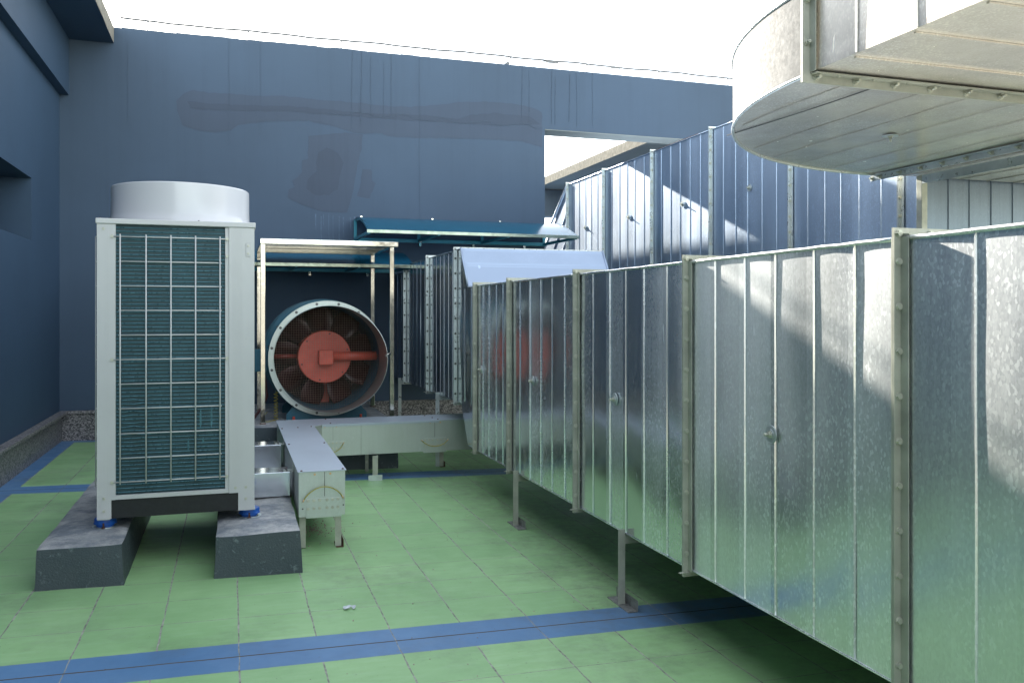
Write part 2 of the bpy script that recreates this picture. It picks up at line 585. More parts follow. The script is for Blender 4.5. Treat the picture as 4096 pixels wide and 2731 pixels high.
# uneven mortar along the top edge
b = MB()
x = -1.05
while x < 2.2:
    w = random.uniform(0.06, 0.22)
    if random.random() < 0.6:
        b.box(x, x + w, WY + 0.002, WY + 0.1, TOP, TOP + random.uniform(0.003, 0.008), 0.001)
    x += w
b.build('top_mortar', M['wall'], wall)

band = [(-0.532, 3.499), (-0.47, 3.588), (-0.365, 3.63), (-0.214, 3.612), (0.002, 3.616), (0.277, 3.619), (0.538, 3.639), (0.785, 3.629), (1.036, 3.629), (1.37, 3.625), (1.63, 3.614), (1.916, 3.622), (2.249, 3.671), (2.461, 3.718), (2.784, 3.749), (3.114, 3.751), (3.383, 3.725), (3.496, 3.669), (3.496, 3.263), (3.248, 3.312), (3.025, 3.319), (2.461, 3.3), (1.937, 3.275), (1.671, 3.27), (1.59, 3.305), (1.4, 3.287), (1.29, 3.29), (1.182, 3.319), (1.016, 3.351), (0.804, 3.386), (0.538, 3.367), (0.259, 3.328), (0.075, 3.297), (0.002, 3.234), (-0.16, 3.199), (-0.374, 3.219), (-0.488, 3.258), (-0.532, 3.396)]
dark = [(-0.435, 3.506), (-0.214, 3.499), (0.277, 3.513), (0.576, 3.535), (1.016, 3.525), (1.37, 3.515), (2.04, 3.543), (2.461, 3.528), (2.633, 3.586), (2.893, 3.625), (3.338, 3.615), (3.473, 3.539), (2.981, 3.484), (2.461, 3.48), (1.834, 3.467), (1.37, 3.475), (1.016, 3.469), (0.576, 3.477), (0.057, 3.443), (-0.214, 3.434), (-0.391, 3.429)]
blob = [(0.794, 3.218), (1.036, 3.265), (1.192, 3.283), (1.39, 3.28), (1.37, 3.115), (1.32, 2.873), (1.29, 2.672), (1.212, 2.41), (0.958, 2.405), (0.728, 2.471), (0.585, 2.553), (0.595, 2.631), (0.652, 2.663), (0.623, 2.73), (0.689, 2.782), (0.728, 2.833), (0.728, 2.96), (0.794, 2.983)]
small = [(1.38, 2.896), (1.48, 2.891), (1.49, 2.781), (1.526, 2.747), (1.46, 2.57), (1.32, 2.594), (1.37, 2.796)]
inner = [(0.9, 3.048), (0.997, 3.113), (1.114, 3.06), (1.172, 2.945), (1.133, 2.824), (1.114, 2.664), (1.016, 2.591), (0.862, 2.584), (0.775, 2.649), (0.785, 2.747), (0.89, 2.851), (0.871, 2.948)]


def rough_outline(poly, amp, step=0.05):
    out = []
    n = len(poly)
    for i in range(n):
        a, c = Vector(poly[i]), Vector(poly[(i + 1) % n])
        k = max(1, int((c - a).length / step))
        for j in range(k):
            p = a.lerp(c, j / k)
            out.append((p.x + random.uniform(-amp, amp), p.y + random.uniform(-amp, amp) * 0.8))
    return out


for nm, poly, t, mt in (('paint_patch', band, 0.0015, 'patch'), ('paint_patch', blob, 0.0022, 'patch'), ('paint_patch', small, 0.0015, 'patch'),
                        ('repair_strip', dark, 0.0032, 'patch_dark'), ('repair_strip', inner, 0.0032, 'patch_dark')):
    q = rough_outline(poly, 0.007)
    b = MB()
    vs = [b.bm.verts.new((px, WY - t, pz)) for px, pz in q]
    es = [b.bm.edges.new((vs[i], vs[(i + 1) % len(vs)])) for i in range(len(vs))]
    bmesh.ops.triangle_fill(b.bm, use_beauty=True, edges=es)
    r = bmesh.ops.extrude_face_region(b.bm, geom=b.bm.faces[:])
    for vv in r['geom']:
        if isinstance(vv, bmesh.types.BMVert):
            vv.co.y += t - 0.0005
    b.build(nm, M[mt], wall)

# lime runs below the round repair
b = MB()
for k in range(9):
    x0 = 0.86 + k * 0.055 + random.uniform(-0.02, 0.02)
    z0 = 2.40 + random.uniform(-0.05, 0.02)
    L = random.uniform(0.1, 0.42)
    w = random.uniform(0.002, 0.008)
    b.prism([(x0 - w, z0), (x0 + w, z0), (x0 + w * 0.6, z0 - L * 0.6), (x0 + 0.006, z0 - L), (x0 - w * 0.7, z0 - L * 0.7)], 'y', WY - 0.0014, WY - 0.0004)
M['lime'] = simple('lime_run', (0.075, 0.12, 0.185), 0.7, 0, 0.3, 40, 0)
b.build('lime_run', M['lime'], wall)
# thin dark water lines and cracks down the wall
b = MB()
M['crack'] = simple('dirty_water_line', (0.046, 0.074, 0.114), 0.7, 0, 0.3, 40, 0)
for x0, z1, z0, w in ((-0.02, 4.19, 3.0, .002), (0.30, 4.19, 3.1, .002), (1.27, 4.19, 3.3, .003), (1.37, 4.19, 3.35, .004), (1.47, 4.15, 3.42, .003), (1.62, 4.1, 3.45, .003), (1.70, 4.19, 3.4, .004), (2.02, 4.19, 2.3, .002),
                      (3.25, 4.19, 3.5, .003), (3.33, 4.15, 3.5, .002), (3.62, 4.18, 3.5, .006), (3.66, 4.1, 3.5, .004), (3.85, 4.15, 3.55, .006), (3.93, 4.18, 3.5, .003), (4.14, 4.2, 3.49, .003), (-1.0, 4.1, 3.2, .002)):
    w *= 0.55
    pts = []
    zz = z1
    xx = x0
    L = []
    while zz > z0:
        L.append((xx, zz))
        zz -= 0.08
        xx += random.uniform(-0.004, 0.004)
    poly = [(p[0] - w * random.uniform(0.5, 1), p[1]) for p in L] + [(p[0] + w * random.uniform(0.4, 1), p[1]) for p in L[::-1]]
    if len(L) > 1:
        b.prism(poly, 'y', WY - 0.0050, WY - 0.0036)
L = [(1.0 + i * 0.06, 3.50 - 0.02 * sin(i * 0.8) + random.uniform(-0.012, 0.012)) for i in range(42)]
b.prism([(p[0], p[1] + 0.0012) for p in L] + [(p[0], p[1] - 0.0018) for p in L[::-1]], 'y', WY - 0.0056, WY - 0.0042)
b.build('crack', M['crack'], wall)

# lightning conductor rail along the wall top
rail = thing('conductor_rail', (2.0, 9.7, TOP), 'thin grey lightning conductor wire on short posts along the back wall top', 'conductor')
xs = [-0.824, 0.175, 1.169, 2.165, 3.156, 4.136, 5.115, 6.114, 7.1, 8.1]
zt = TOP + 0.142
for px in xs:
    b = MB()
    b.tube([(px, 9.7, TOP - 0.01), (px, 9.7, zt)], 0.006, 8)
    b.box(px - 0.011, px + 0.011, 9.69, 9.71, zt - 0.014, zt + 0.008, 0.002)
    b.build('post', M['cable'], rail)
b = MB()
pts = []
for i in range(60):
    xx = -1.08 + i * (8.3 + 1.08) / 59
    pts.append((xx, 9.7, zt + 0.004 * sin(xx * 5.1) + 0.003 * sin(xx * 13)))
pts[0] = (-1.08, 9.7, zt + 0.01)
b.tube(pts, 0.011, 8)
b.tube([(3.43, 9.7, TOP), (3.46, 9.7, TOP + 0.07), (3.52, 9.7, TOP + 0.118), (3.62, 9.7, TOP + 0.128), (3.75, 9.7, TOP + 0.125)], 0.006, 8)
b.box(3.6, 3.76, 9.69, 9.705, TOP + 0.112, TOP + 0.134)
b.box(4.45, 4.58, 9.69, 9.705, TOP + 0.122, TOP + 0.146)
b.build('wire', M['cable'], rail)
b = MB()
b.tube([(-1.06, 9.7, TOP - 0.005), (-1.085, 9.7, zt + 0.01), (-1.125, 9.4, zt + 0.05), (-1.13, 8.6, zt + 0.03), (-1.13, 7.4, zt + 0.02), (-1.13, 5.0, zt + 0.02)], 0.0055, 8)
b.build('wire_tail', M['cable'], rail)

# left building: lower wall with window recess, upper wall standing proud, roof slab overhang
lb = thing('left_building', (-2.5, 4.0, 0), 'blue-grey building side at the left with a deep square window recess and roof slab', 'building')
XL, XU = -1.626, -1.54
wy0, wy1, wz0, wz1 = 6.2, 8.273, 1.926, 2.46
b = MB()
b.box(-4.5, XL, -5.0, wy0, -0.1, 3.48)
b.box(-4.5, XL, wy1, WY + 0.1, -0.1, 3.48)
b.box(-4.5, XL, wy0, wy1, -0.1, wz0)
b.box(-4.5, XL, wy0, wy1, wz1, 3.48)
b.box(-4.5, XL - 0.9, wy0, wy1, wz0, wz1)
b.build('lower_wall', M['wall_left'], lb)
b = MB()
b.box(-4.5, XU, -5.0, WY + 0.1, 3.4805, 4.04)
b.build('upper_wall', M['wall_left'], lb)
b = MB()
b.box(-4.5, -1.133, -5.0, WY + 0.1, 4.0405, 4.195)
b.build('roof_slab', M['wall_left'], lb)
b = MB()
bb = bmesh.new()
nx = 60
for i in range(nx + 1):
    yy = -5.0 + (WY - 0.005 + 5.0) * i / nx
    for zz in (4.043, 4.08, 4.12, 4.16, 4.197):
        bb.verts.new((-1.130 + noise.noise((yy * 9, zz * 25, 1)) * 0.006, yy, zz))
bb.verts.ensure_lookup_table()
for i in range(nx):
    for j in range(4):
        a = i * 5 + j
        bb.faces.new((bb.verts[a], bb.verts[a + 5], bb.verts[a + 6], bb.verts[a + 1]))
me = bpy.data.meshes.new('t')
bb.to_mesh(me)
b.bm.from_mesh(me)
bb.free()
bpy.data.meshes.remove(me)
tag(b.build('slab_edge', M['slab_edge'], lb), 'rough bare concrete edge of the roof slab')

# granite skirtings with coping stones
for nm, lab, run in (('granite_kerb', 'low speckled granite kerb with coping along the left building', 'l'), ('granite_kerb', 'low speckled granite kerb with coping at the foot of the back wall', 'b')):
    t = thing(nm, (-1.62, 3.0, 0) if run == 'l' else (1.0, WY, 0), lab, 'kerb', 'granite kerbs round the terrace')
    b = MB()
    c = MB()
    if run == 'l':
        b.box(XL + 0.001, -1.600, -5.0, WY - 0.02, -0.1, 0.297)
        y = WY - 0.052
        while y > -5:
            y2 = y - 1.05
            c.box(XL + 0.001, -1.545, y2 + 0.002, y - 0.002, 0.298, 0.328, 0.003)
            y = y2
    else:
        b.box(-1.599, 3.52, 9.522, WY - 0.001, -0.2, 0.297)
        x = XL + 0.004
        while x < 3.4:
            x2 = min(x + 1.05, 3.52)
            c.box(x + 0.002, x2 - 0.002, 9.494, WY - 0.001, 0.2985, 0.3285, 0.003)
            x = x2
    b.build('skirting', M['granite'], t)
    c.build('coping', M['granite'], t)

# things beyond the opening
fb = thing('far_building', (8.5, 14.0, 0), 'grey building with overhanging concrete roof slab seen through the wall opening', 'building')
b = MB()
b.box(6.354, 13.0, 9.95, 18.2, 4.045, 4.2)
b.build('roof_slab', M['soffit'], fb)
b = MB()
b.box(6.350, 6.3535, 9.95, 18.2, 4.04, 4.205)
tag(b.build('slab_edge', M['slab_edge'], fb), 'board-marked concrete edge of the roof slab')
b = MB()
b.box(7.2, 13.0, 9.95, 17.7, -0.3, 4.043)
b.build('wall', M['far_wall'], fb)
fw = thing('far_wall', (6.0, 17.9, 0), 'grey lintel wall closing the yard seen far through the opening', 'wall')
b = MB()
b.box(4.5, 7.199, 17.755, 18.1, 3.44, 4.03)
b.box(3.0, 6.5, 17.755, 18.1, -0.3, 3.43)
b.build('wall', M['far_wall'], fw)
sw = thing('side_wall', (3.2, 12.5, 0), 'blue-grey yard wall with a handrail running behind the opening', 'wall')
b = MB()
b.box(3.0, 3.3, WY + 0.335, 15.6, -0.2, 4.17)
b.build('wall', M['wall'], sw)
b = MB()
b.tube([(3.2, WY + 0.4, 4.34), (3.2, 15.6, 4.34)], 0.022, 8)
for y in (10.2, 11.4, 12.6, 13.8, 15.0):
    b.tube([(3.2, y, 4.15), (3.2, y + 0.02, 4.34)], 0.012, 8)
b.build('handrail', M['cable'], sw)
rw = thing('bounce_wall', (1.0, -7.0, 0), 'pale wall added behind the viewer to bounce sunlight forward', 'wall')
b = MB()  # unseen wall, added for its warm bounce on the machines
b.box(-6, 9, -7.3, -7.0, -0.3, 2.6)
b.build('wall', M['rear'], rw)
b = MB()
b.box(-6.02, 9.02, -7.34, -6.96, 2.603, 2.68)
b.build('coping', M['granite'], rw)

b = MB()  # ground sheet added out of view, gives a beige bounce instead of green
b.bm.faces.new([b.bm.verts.new(p) for p in ((-1.62, -40, 0.036), (60, -40, 0.036), (60, 9.5, 0.036), (6.3, 9.5, 0.036), (6.3, -1.3, 0.036), (-1.62, -1.3, 0.036))])
M['bounce_sheet'] = wall_paint('beige_bounce_sheet', (0.40, 0.37, 0.30), streaks=0.0)
tag(b.build('bounce_sheet', M['bounce_sheet']), 'beige ground sheet added behind the viewer to bounce warm sunlight', kind='structure')

# ------------------------------------------------------------------ concrete plinths


def plinth(x0, x1, y0, y1, z1, label, splay=0.012, seedv=0):
    rnd = random.Random(seedv)
    b = MB()
    bb = bmesh.new()
    nx, ny, nz = 8, 24, 6
    zb = min(fz(x0), fz(x1)) - 0.02

    def P(i, j, k):
        u, v, w = i / nx, j / ny, k / nz
        s = splay * (1 - w)
        x = (x0 - s) + (x1 - x0 + 2 * s) * u
        y = (y0 - s) + (y1 - y0 + 2 * s) * v
        z = zb + (z1 - zb) * w
        # worn arrises
        if w == 1 and (i in (0, nx) or j in (0, ny)):
            z -= 0.010
        n = noise.noise_vector((x * 6 + seedv, y * 6, z * 6)) * 0.006
        return Vector((x, y, z)) + n
    cache = {}

    def V(i, j, k):
        if (i, j, k) not in cache:
            cache[(i, j, k)] = bb.verts.new(P(i, j, k))
        return cache[(i, j, k)]
    for i in range(nx):
        for j in range(ny):
            bb.faces.new((V(i, j, nz), V(i + 1, j, nz), V(i + 1, j + 1, nz), V(i, j + 1, nz)))
    for k in range(nz):
        for i in range(nx):
            for j in (0, ny):
                bb.faces.new((V(i, j, k), V(i + 1, j, k), V(i + 1, j, k + 1), V(i, j, k + 1)))
        for j in range(ny):
            for i in (0, nx):
                bb.faces.new((V(i, j, k), V(i, j + 1, k), V(i, j + 1, k + 1), V(i, j, k + 1)))
    b.merge(bb)
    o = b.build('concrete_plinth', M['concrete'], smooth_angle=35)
    solo(o, ((x0 + x1) / 2, (y0 + y1) / 2, 0))
    return tag(o, label, 'plinth', 'concrete plinths')


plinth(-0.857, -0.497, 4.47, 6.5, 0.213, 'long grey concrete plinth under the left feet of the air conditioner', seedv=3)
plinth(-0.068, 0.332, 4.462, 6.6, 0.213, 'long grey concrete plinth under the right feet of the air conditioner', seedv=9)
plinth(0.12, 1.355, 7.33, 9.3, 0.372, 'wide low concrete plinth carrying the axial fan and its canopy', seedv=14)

# ------------------------------------------------------------------ air conditioner
AX0, AX1, AY0, AY1 = -0.641, 0.118, 4.75, 5.80
AZ0, AZ1 = 0.265, 1.78
ac = thing('air_conditioner', ((AX0 + AX1) / 2, (AY0 + AY1) / 2, AZ0), 'tall off-white outdoor air conditioner with wire guarded coil and round fan shroud', 'air conditioner')


def rib_panel(b, x0, x1, z0, z1, y, thick=0.012, ribs=0):
    b.box(x0, x1, y, y + thick, z0, z1, 0.0015)
    for k in range(ribs):
        xx = x0 + (x1 - x0) * (0.22 + 0.66 * k / max(1, ribs - 1))
        b.box(xx - 0.0016, xx + 0.0016, y - 0.0012, y - 0.0002, z0 + 0.01, z1 - 0.01)


b = MB()
b.prism([(AX0, AZ0), (-0.575, AZ0), (-0.575, 0.359), (-0.555, 0.359), (-0.555, 1.752), (AX0, 1.752)], 'y', AY0, AY0 + 0.014)
b.box(AX0, AX0 + 0.002, AY0 + 0.0145, AY0 + 0.10, AZ0, 1.752)
b.box(-0.628, -0.6265, AY0 - 0.001, AY0 - 0.0001, 0.30, 1.74)
for xx in (-0.600, -0.590):
    b.box(xx, xx + 0.0015, AY0 - 0.001, AY0 - 0.0001, 0.38, 1.74)
lp = b.build('corner_panel', M['white'], ac)
b = MB()
b.prism([(-0.010, 0.358), (0.036, 0.358), (0.036, AZ0 - 0.001), (0.117, AZ0 - 0.001), (0.117, 1.752), (-0.010, 1.752)], 'y', AY0 - 0.002, AY0 + 0.012)
for k in range(5):
    xx = 0.012 + k * 0.010
    b.box(xx, xx + 0.0014, AY0 - 0.0032, AY0 - 0.0021, 0.40, 1.745)
b.box(-0.0295, -0.0105, AY0 + 0.004, AY0 + 0.014, 0.382, 1.752, 0.001)
rp = b.build('corner_panel', M['white'], ac)
b = MB()
b.box(AX1 - 0.003, AX1, AY0 + 0.0125, AY1, AZ0 + 0.02, 1.752)
b.box(AX0 + 0.02, AX1 - 0.004, AY1 - 0.01, AY1, AZ0 + 0.02, 1.752)
b.build('side_panel', M['white'], ac)
# cable gland recess on the right corner
b = MB()
b.box(0.074, 0.098, AY0 - 0.0045, AY0 - 0.0022, 1.60, 1.675, 0.002)
gl = b.build('recess_plate', M['white'], ac)
for z in (1.617, 1.657):
    bolt(gl, (0.086, AY0 - 0.0046, z), '-y', 0.0045, 'bolt', 'screw')
b = MB()
b.box(AX0 - 0.006, AX1 + 0.006, AY0 - 0.008, AY1 + 0.006, 1.753, AZ1, 0.004)
cov = b.build('top_cover', M['white'], ac)
bolt(cov, (AX0 + 0.012, AY0 + 0.01, AZ1), '+z', 0.004, 'bolt_dark', 'screw')
bolt(cov, (-0.16, AY0 + 0.01, AZ1), '+z', 0.004, 'bolt_dark', 'screw')
# round fan shroud, moulded foot and slightly flared wall
b = MB()
cx, cy = -0.262, 5.135
prof = [(0.372, 0.0), (0.370, 0.012), (0.366, 0.020), (0.362, 0.05), (0.3605, 0.11), (0.3605, 0.1985), (0.357, 0.2035), (0.351, 0.2035), (0.349, 0.198), (0.349, 0.0)]
b.lathe(prof, (cx, cy, AZ1 + 0.001), 'z', 96)
sh = b.build('fan_shroud', M['plastic'], ac, smooth_angle=30)
b = MB()
for r in (0.08, 0.15, 0.22, 0.29, 0.34):
    b.tube([(cx + r * cos(a * pi / 24), cy + r * sin(a * pi / 24), AZ1 + 0.17) for a in range(49)], 0.003, 6, cap=False)
for k in range(8):
    b.tube([(cx, cy, AZ1 + 0.172), (cx + 0.35 * cos(k * pi / 4), cy + 0.35 * sin(k * pi / 4), AZ1 + 0.172)], 0.003, 6)
b.build('fan_grille', M['white'], ac)
b = MB()
b.tube([(cx, cy, AZ1 + 0.02), (cx, cy, AZ1 + 0.10)], 0.07, 24)
for k in range(4):
    a = k * pi / 2
    b.prism([(cx + 0.06 * cos(a - .3), cy + 0.06 * sin(a - .3)), (cx + 0.32 * cos(a - .1), cy + 0.32 * sin(a - .1)), (cx + 0.32 * cos(a + .6), cy + 0.32 * sin(a + .6)), (cx + 0.06 * cos(a + .4), cy + 0.06 * sin(a + .4))], 'z', AZ1 + 0.05, AZ1 + 0.055)
b.build('fan_rotor', M['black'], ac)
# coil: dark fins and paler tubes
b = MB()
b.box(-0.566, -0.018, AY0 + 0.022, AY0 + 0.05, 0.372, 1.7525)
b.box(AX0 + 0.018, AX0 + 0.04, AY0 + 0.1005, AY1 - 0.02, 0.372, 1.7525)
coil = b.build('coil', M['coil'], ac)
b = MB()
z = 0.392
i = 0
while z < 1.75:
    wv = random.uniform(0, 6)
    pts = []
    for k in range(13):
        xx = -0.566 + k * 0.548 / 12
        dz = 0.0
        if 0.60 < z < 0.86 and xx < -0.42:
            dz = 0.003 * sin(xx * 60 + wv)
        pts.append((xx, AY0 + 0.0205, z + dz))
    b.tube(pts, 0.0032, 5, cap=False)
    z += 0.0195
    i += 1
b.build('coil_tubes', M['tube'], coil)
for px, pz, h in ((-0.098, 0.76, 0.13), (-0.152, 0.755, 0.12), (-0.212, 0.62, 0.07), (-0.14, 0.64, 0.03), (-0.40, 0.55, 0.03), (-0.35, 0.82, 0.02)):
    MB().prism([(px, pz - h / 2), (px + 0.006, pz - h / 5), (px + 0.004, pz + h / 3), (px + 0.001, pz + h / 2), (px - 0.004, pz + h / 6), (px - 0.003, pz - h / 3)], 'y', AY0 + 0.0170, AY0 + 0.0205).build('bent_fin', M['tube'], coil)
# wire guard on the coil
b = MB()
gy = AY0 - 0.010
gxs = (-0.533, -0.412, -0.294, -0.175, -0.055)
for gx_ in gxs:
    b.tube([(gx_, gy, 0.437), (gx_, gy, 1.702)], 0.0038, 8)
gz = (1.690, 1.564, 1.440, 1.316, 1.191, 1.067, 0.943, 0.819, 0.692, 0.568, 0.448)
for k, zz in enumerate(gz):
    full = k in (0, 5, 10)
    xa, xb = (-0.568, -0.022) if full else (-0.541, -0.047)
    b.tube([(xa, gy + 0.0055, zz), (xb, gy + 0.0055, zz)], 0.0033, 8)
guard = b.build('wire_guard', M['white'], ac)
for zz in (1.690, 1.067, 0.448):
    for xx in (-0.571, -0.0205):
        bolt(guard, (xx, AY0 - 0.003, zz), '-y', 0.007, 'bolt', 'screw')
for xx, zz in ((-0.611, 1.727), (-0.609, 0.368), (-0.609, 0.305)):
    bolt(lp, (xx, AY0, zz), '-y', 0.006, 'bolt', 'screw')
for xx, zz in ((0.022, 0.385), (0.074, 0.385), (0.074, 0.325), (-0.0205, 1.60)):
    bolt(rp, (xx, AY0 - 0.002, zz), '-y', 0.006, 'bolt', 'screw')
# the guard of the left side, seen edge on
b = MB()
sx = AX0 - 0.012
for yy in (4.80, 4.95, 5.10, 5.25, 5.40, 5.55, 5.70):
    b.tube([(sx, yy, 0.42), (sx, yy, 1.69)], 0.003, 6)
for zz in gz:
    b.tube([(sx + 0.004, 4.78, zz), (sx + 0.004, 5.74, zz)], 0.0026, 6)
    b.tube([(sx + 0.004, 4.78, zz), (AX0 + 0.003, 4.777, zz)], 0.0026, 6)
b.build('side_guard', M['white'], ac)
b = MB()
b.box(-0.560, -0.0115, AY0 - 0.001, AY0 + 0.014, 0.360, 0.3815, 0.001)
for xx in (-0.47, -0.46, -0.35, -0.14, -0.13, -0.075):
    b.box(xx, xx + 0.004, AY0 - 0.0018, AY0 - 0.0009, 0.367, 0.371)
b.build('bottom_rail', M['white'], ac)
b = MB()
b.box(-0.574, 0.035, AY0 + 0.010, AY0 + 0.03, AZ0 - 0.0005, 0.359)
b.box(AX0 + 0.01, AX1 - 0.01, AY0 + 0.031, AY1 - 0.02, AZ0 + 0.05, 0.358)
b.build('base_rail', M['black'], ac)

# spring mounts between the unit and the plinths
mounts = [(-0.612, 4.83, 'blue plastic spring mount under the front left foot of the air conditioner'),
          (0.094, 4.84, 'blue plastic spring mount under the front right foot of the air conditioner'),
          (-0.612, 5.70, 'blue plastic spring mount under a rear foot of the air conditioner'),
          (0.094, 5.70, 'blue plastic spring mount under a rear foot of the air conditioner')]
for mx, my, lab in mounts:
    t = thing('spring_mount', (mx, my, 0.213), lab, 'mount', 'blue spring mounts of the air conditioner')
    b = MB()
    b.lathe([(0.0, 0.044), (0.050, 0.044), (0.052, 0.040), (0.052, 0.024), (0.055, 0.022), (0.055, 0.016), (0.042, 0.013), (0.042, 0.003), (0.0, 0.003)], (mx, my, 0.2135), 'z', 32)
    b.build('cup', M['blue_plastic'], t, smooth_angle=30)
    b = MB()
    b.tube([(mx, my, 0.2085), (mx, my, 0.216)], 0.062, 24)
    b.build('base_plate', M['tray'], t)
    bolt(t, (mx - 0.002, my - 0.056, 0.214), '+z', 0.008, 'rust', 'anchor_bolt', 0.02)
    b = MB()
    b.box(mx - 0.03, mx + 0.028, my - 0.066, my + 0.03, 0.2575, 0.2645)
    b.build('top_plate', M['tray'], t)

# ------------------------------------------------------------------ cable trunking
tr = thing('cable_trunking', (0.48, 6.0, 0), 'galvanised cable trunking on short legs turning towards the big duct', 'trunking')
TX0, TX1, TY0 = 0.355, 0.608, 4.87
TZ0, TZ1 = 0.176, 0.424
YF, YB = 6.88, 7.26


def sheet(b, pts_, n=1):
    b.bm.faces.new([b.bm.verts.new(p) for p in pts_])


b = MB()
body = [(TX0, TY0), (TX1, TY0), (TX1, YF - 0.075), (TX1 + 0.07, YF), (2.3, YF), (2.3, YB), (TX0, YB)]
b.prism(body, 'z', TZ0, TZ1)
b.build('trunk_body', M['tray'], tr)
b = MB()
lid = [(TX0 - 0.006, TY0 - 0.010), (TX1 + 0.006, TY0 - 0.010), (TX1 + 0.006, YF - 0.08), (TX1 + 0.075, YF - 0.006), (2.3, YF - 0.006), (2.3, YB + 0.005), (TX0 - 0.006, YB + 0.005)]
b.prism(lid, 'z', TZ1 + 0.0005, TZ1 + 0.004)
b.box(TX1 + 0.07, 1.62, YF - 0.008, YF - 0.0065, TZ1 - 0.014, TZ1 + 0.0035)
lido = b.build('trunk_lid', M['tray_lid'], tr)
for px, py in ((TX0 + 0.015, TY0 + 0.012), (TX1 - 0.012, TY0 + 0.012), (TX0 + 0.012, 5.9), (TX1 - 0.01, 5.9), (TX0 + 0.012, 6.72), (TX0 + 0.13, 6.75), (TX1 - 0.02, 6.78), (0.75, YF + 0.05), (0.74, YB - 0.05), (1.62, YF + 0.04), (1.60, YF + 0.16), (1.57, YB - 0.06)):
    bolt(lido, (px, py, TZ1 + 0.004), '+z', 0.0052, 'rust', 'screw')
# seam lines of the sheet (folded butt joints)
for q in ((0.4935, 0.4965, TY0 - 0.0012, TY0 - 0.0002, 0.285, TZ1 - 0.004), (1.5835, 1.586, YF - 0.0012, YF - 0.0002, 0.29, TZ1 - 0.004),
          (0.7635, 0.7650, YF - 0.0012, YF - 0.0002, 0.30, TZ1 - 0.004), (0.984, 0.9855, YF - 0.0012, YF - 0.0002, TZ0 + 0.004, TZ1 - 0.014)):
    MB().box(*q).build('sheet_joint', M['bolt_dark'], tr)



def splice(x0, x1, z0, z1, yface, bxs, bzs, wire_pts, ends):
    b = MB()
    b.box(x0, x1, yface - 0.004, yface - 0.0005, z0, z1, 0.0008)
    for bx in bxs:
        for bz in bzs:
            b.box(bx + 0.006, bx + 0.016, yface - 0.0048, yface - 0.0041, bz - 0.003, bz + 0.003)
    pl = b.build('splice_plate', M['tray'], tr)
    for bx in bxs:
        for bz in bzs:
            bolt(pl, (bx, yface - 0.0042, bz), '-y', 0.0068, 'bolt')
    for ex, ez in ends:
        bolt(pl, (ex, yface - 0.0042, ez), '-y', 0.0066, 'bolt')
    b = MB()
    b.tube(wire_pts, 0.0028, 8)
    w = b.build('earth_wire', M['yellow'], tr)
    for q0, q1 in ((wire_pts[0], wire_pts[1]), (wire_pts[-1], wire_pts[-2])):
        b = MB()
        d = (Vector(q1) - Vector(q0)).normalized()
        b.tube([Vector(q0), Vector(q0) + d * 0.014], 0.0042, 8)
        b.build('crimp', M['copper'], w)
    return pl


def arc(p0, p1, h, n=16, y=0, skew=0.0):
    out = []
    for i in range(n + 1):
        t = i / n
        x = p0[0] + (p1[0] - p0[0]) * t
        z = p0[1] + (p1[1] - p0[1]) * t + h * (1 - (2 * t - 1) ** 2) ** 0.8
        out.append((x, y - 0.008 * sin(pi * t), z))
    return out


yf = TY0
splice(0.394, 0.588, 0.168, 0.275, yf, (0.405, 0.436, 0.467, 0.508, 0.538, 0.568), (0.2655, 0.221),
       arc((0.376, 0.263), (0.597, 0.270), 0.075, y=yf - 0.012), ((0.374, 0.262), (0.598, 0.270)))
for hx, hz in ((0.598, 0.230), (0.376, 0.222)):
    MB().tube([(hx, yf - 0.0003, hz), (hx, yf - 0.0016, hz)], 0.0045, 12).build('bolt_hole', M['bolt_dark'], tr)
for px in (0.441, 0.526):
    bolt(lido, (px, TY0 - 0.001, 0.409), '-y', 0.005, 'copper', 'screw')
splice(1.487, 1.679, 0.165, 0.285, YF, (1.505, 1.535, 1.565, 1.607, 1.637, 1.667), (0.268, 0.222),
       arc((1.474, 0.272), (1.694, 0.268), -0.052, y=YF - 0.012), ((1.472, 0.270), (1.696, 0.267)))
splice(0.712, 0.862, 0.185, 0.292, YF, (0.732, 0.762, 0.792, 0.824), (0.280, 0.238),
       arc((0.69, 0.262), (0.846, 0.280), -0.06, y=YF - 0.012), ((0.848, 0.280), (0.846, 0.237)))
for px, pz in ((1.545, 0.409), (1.63, 0.409), (0.70, 0.409), (0.79, 0.409)):
    bolt(lido, (px, YF - 0.001, pz), '-y', 0.005, 'copper', 'screw')
# branch boxes into the unit
for k, (y0, y1, x0) in enumerate(((5.255, 5.44, 0.122), (6.20, 6.40, 0.10))):
    b = MB()
    b.box(x0, 0.333, y0, y1, 0.220, 0.362 if k == 0 else 0.385, 0.002)
    br = b.build('branch_box', M['galv_new'], tr)
    zt_ = 0.362 if k == 0 else 0.385
    b = MB()
    b.box(0.295, 0.3545, y0 + 0.004, y0 + 0.085, zt_ + 0.0005, zt_ + 0.003)
    b.box(0.350, 0.3535, y0 + 0.004, y0 + 0.085, zt_ + 0.0005, zt_ + 0.035)
    ck = b.build('cleat', M['tray'], br)
    for q in (0.02, 0.065):
        bolt(ck, (0.315, y0 + q, zt_ + 0.003), '+z', 0.005, 'bolt_dark', 'screw')
# legs with angle feet


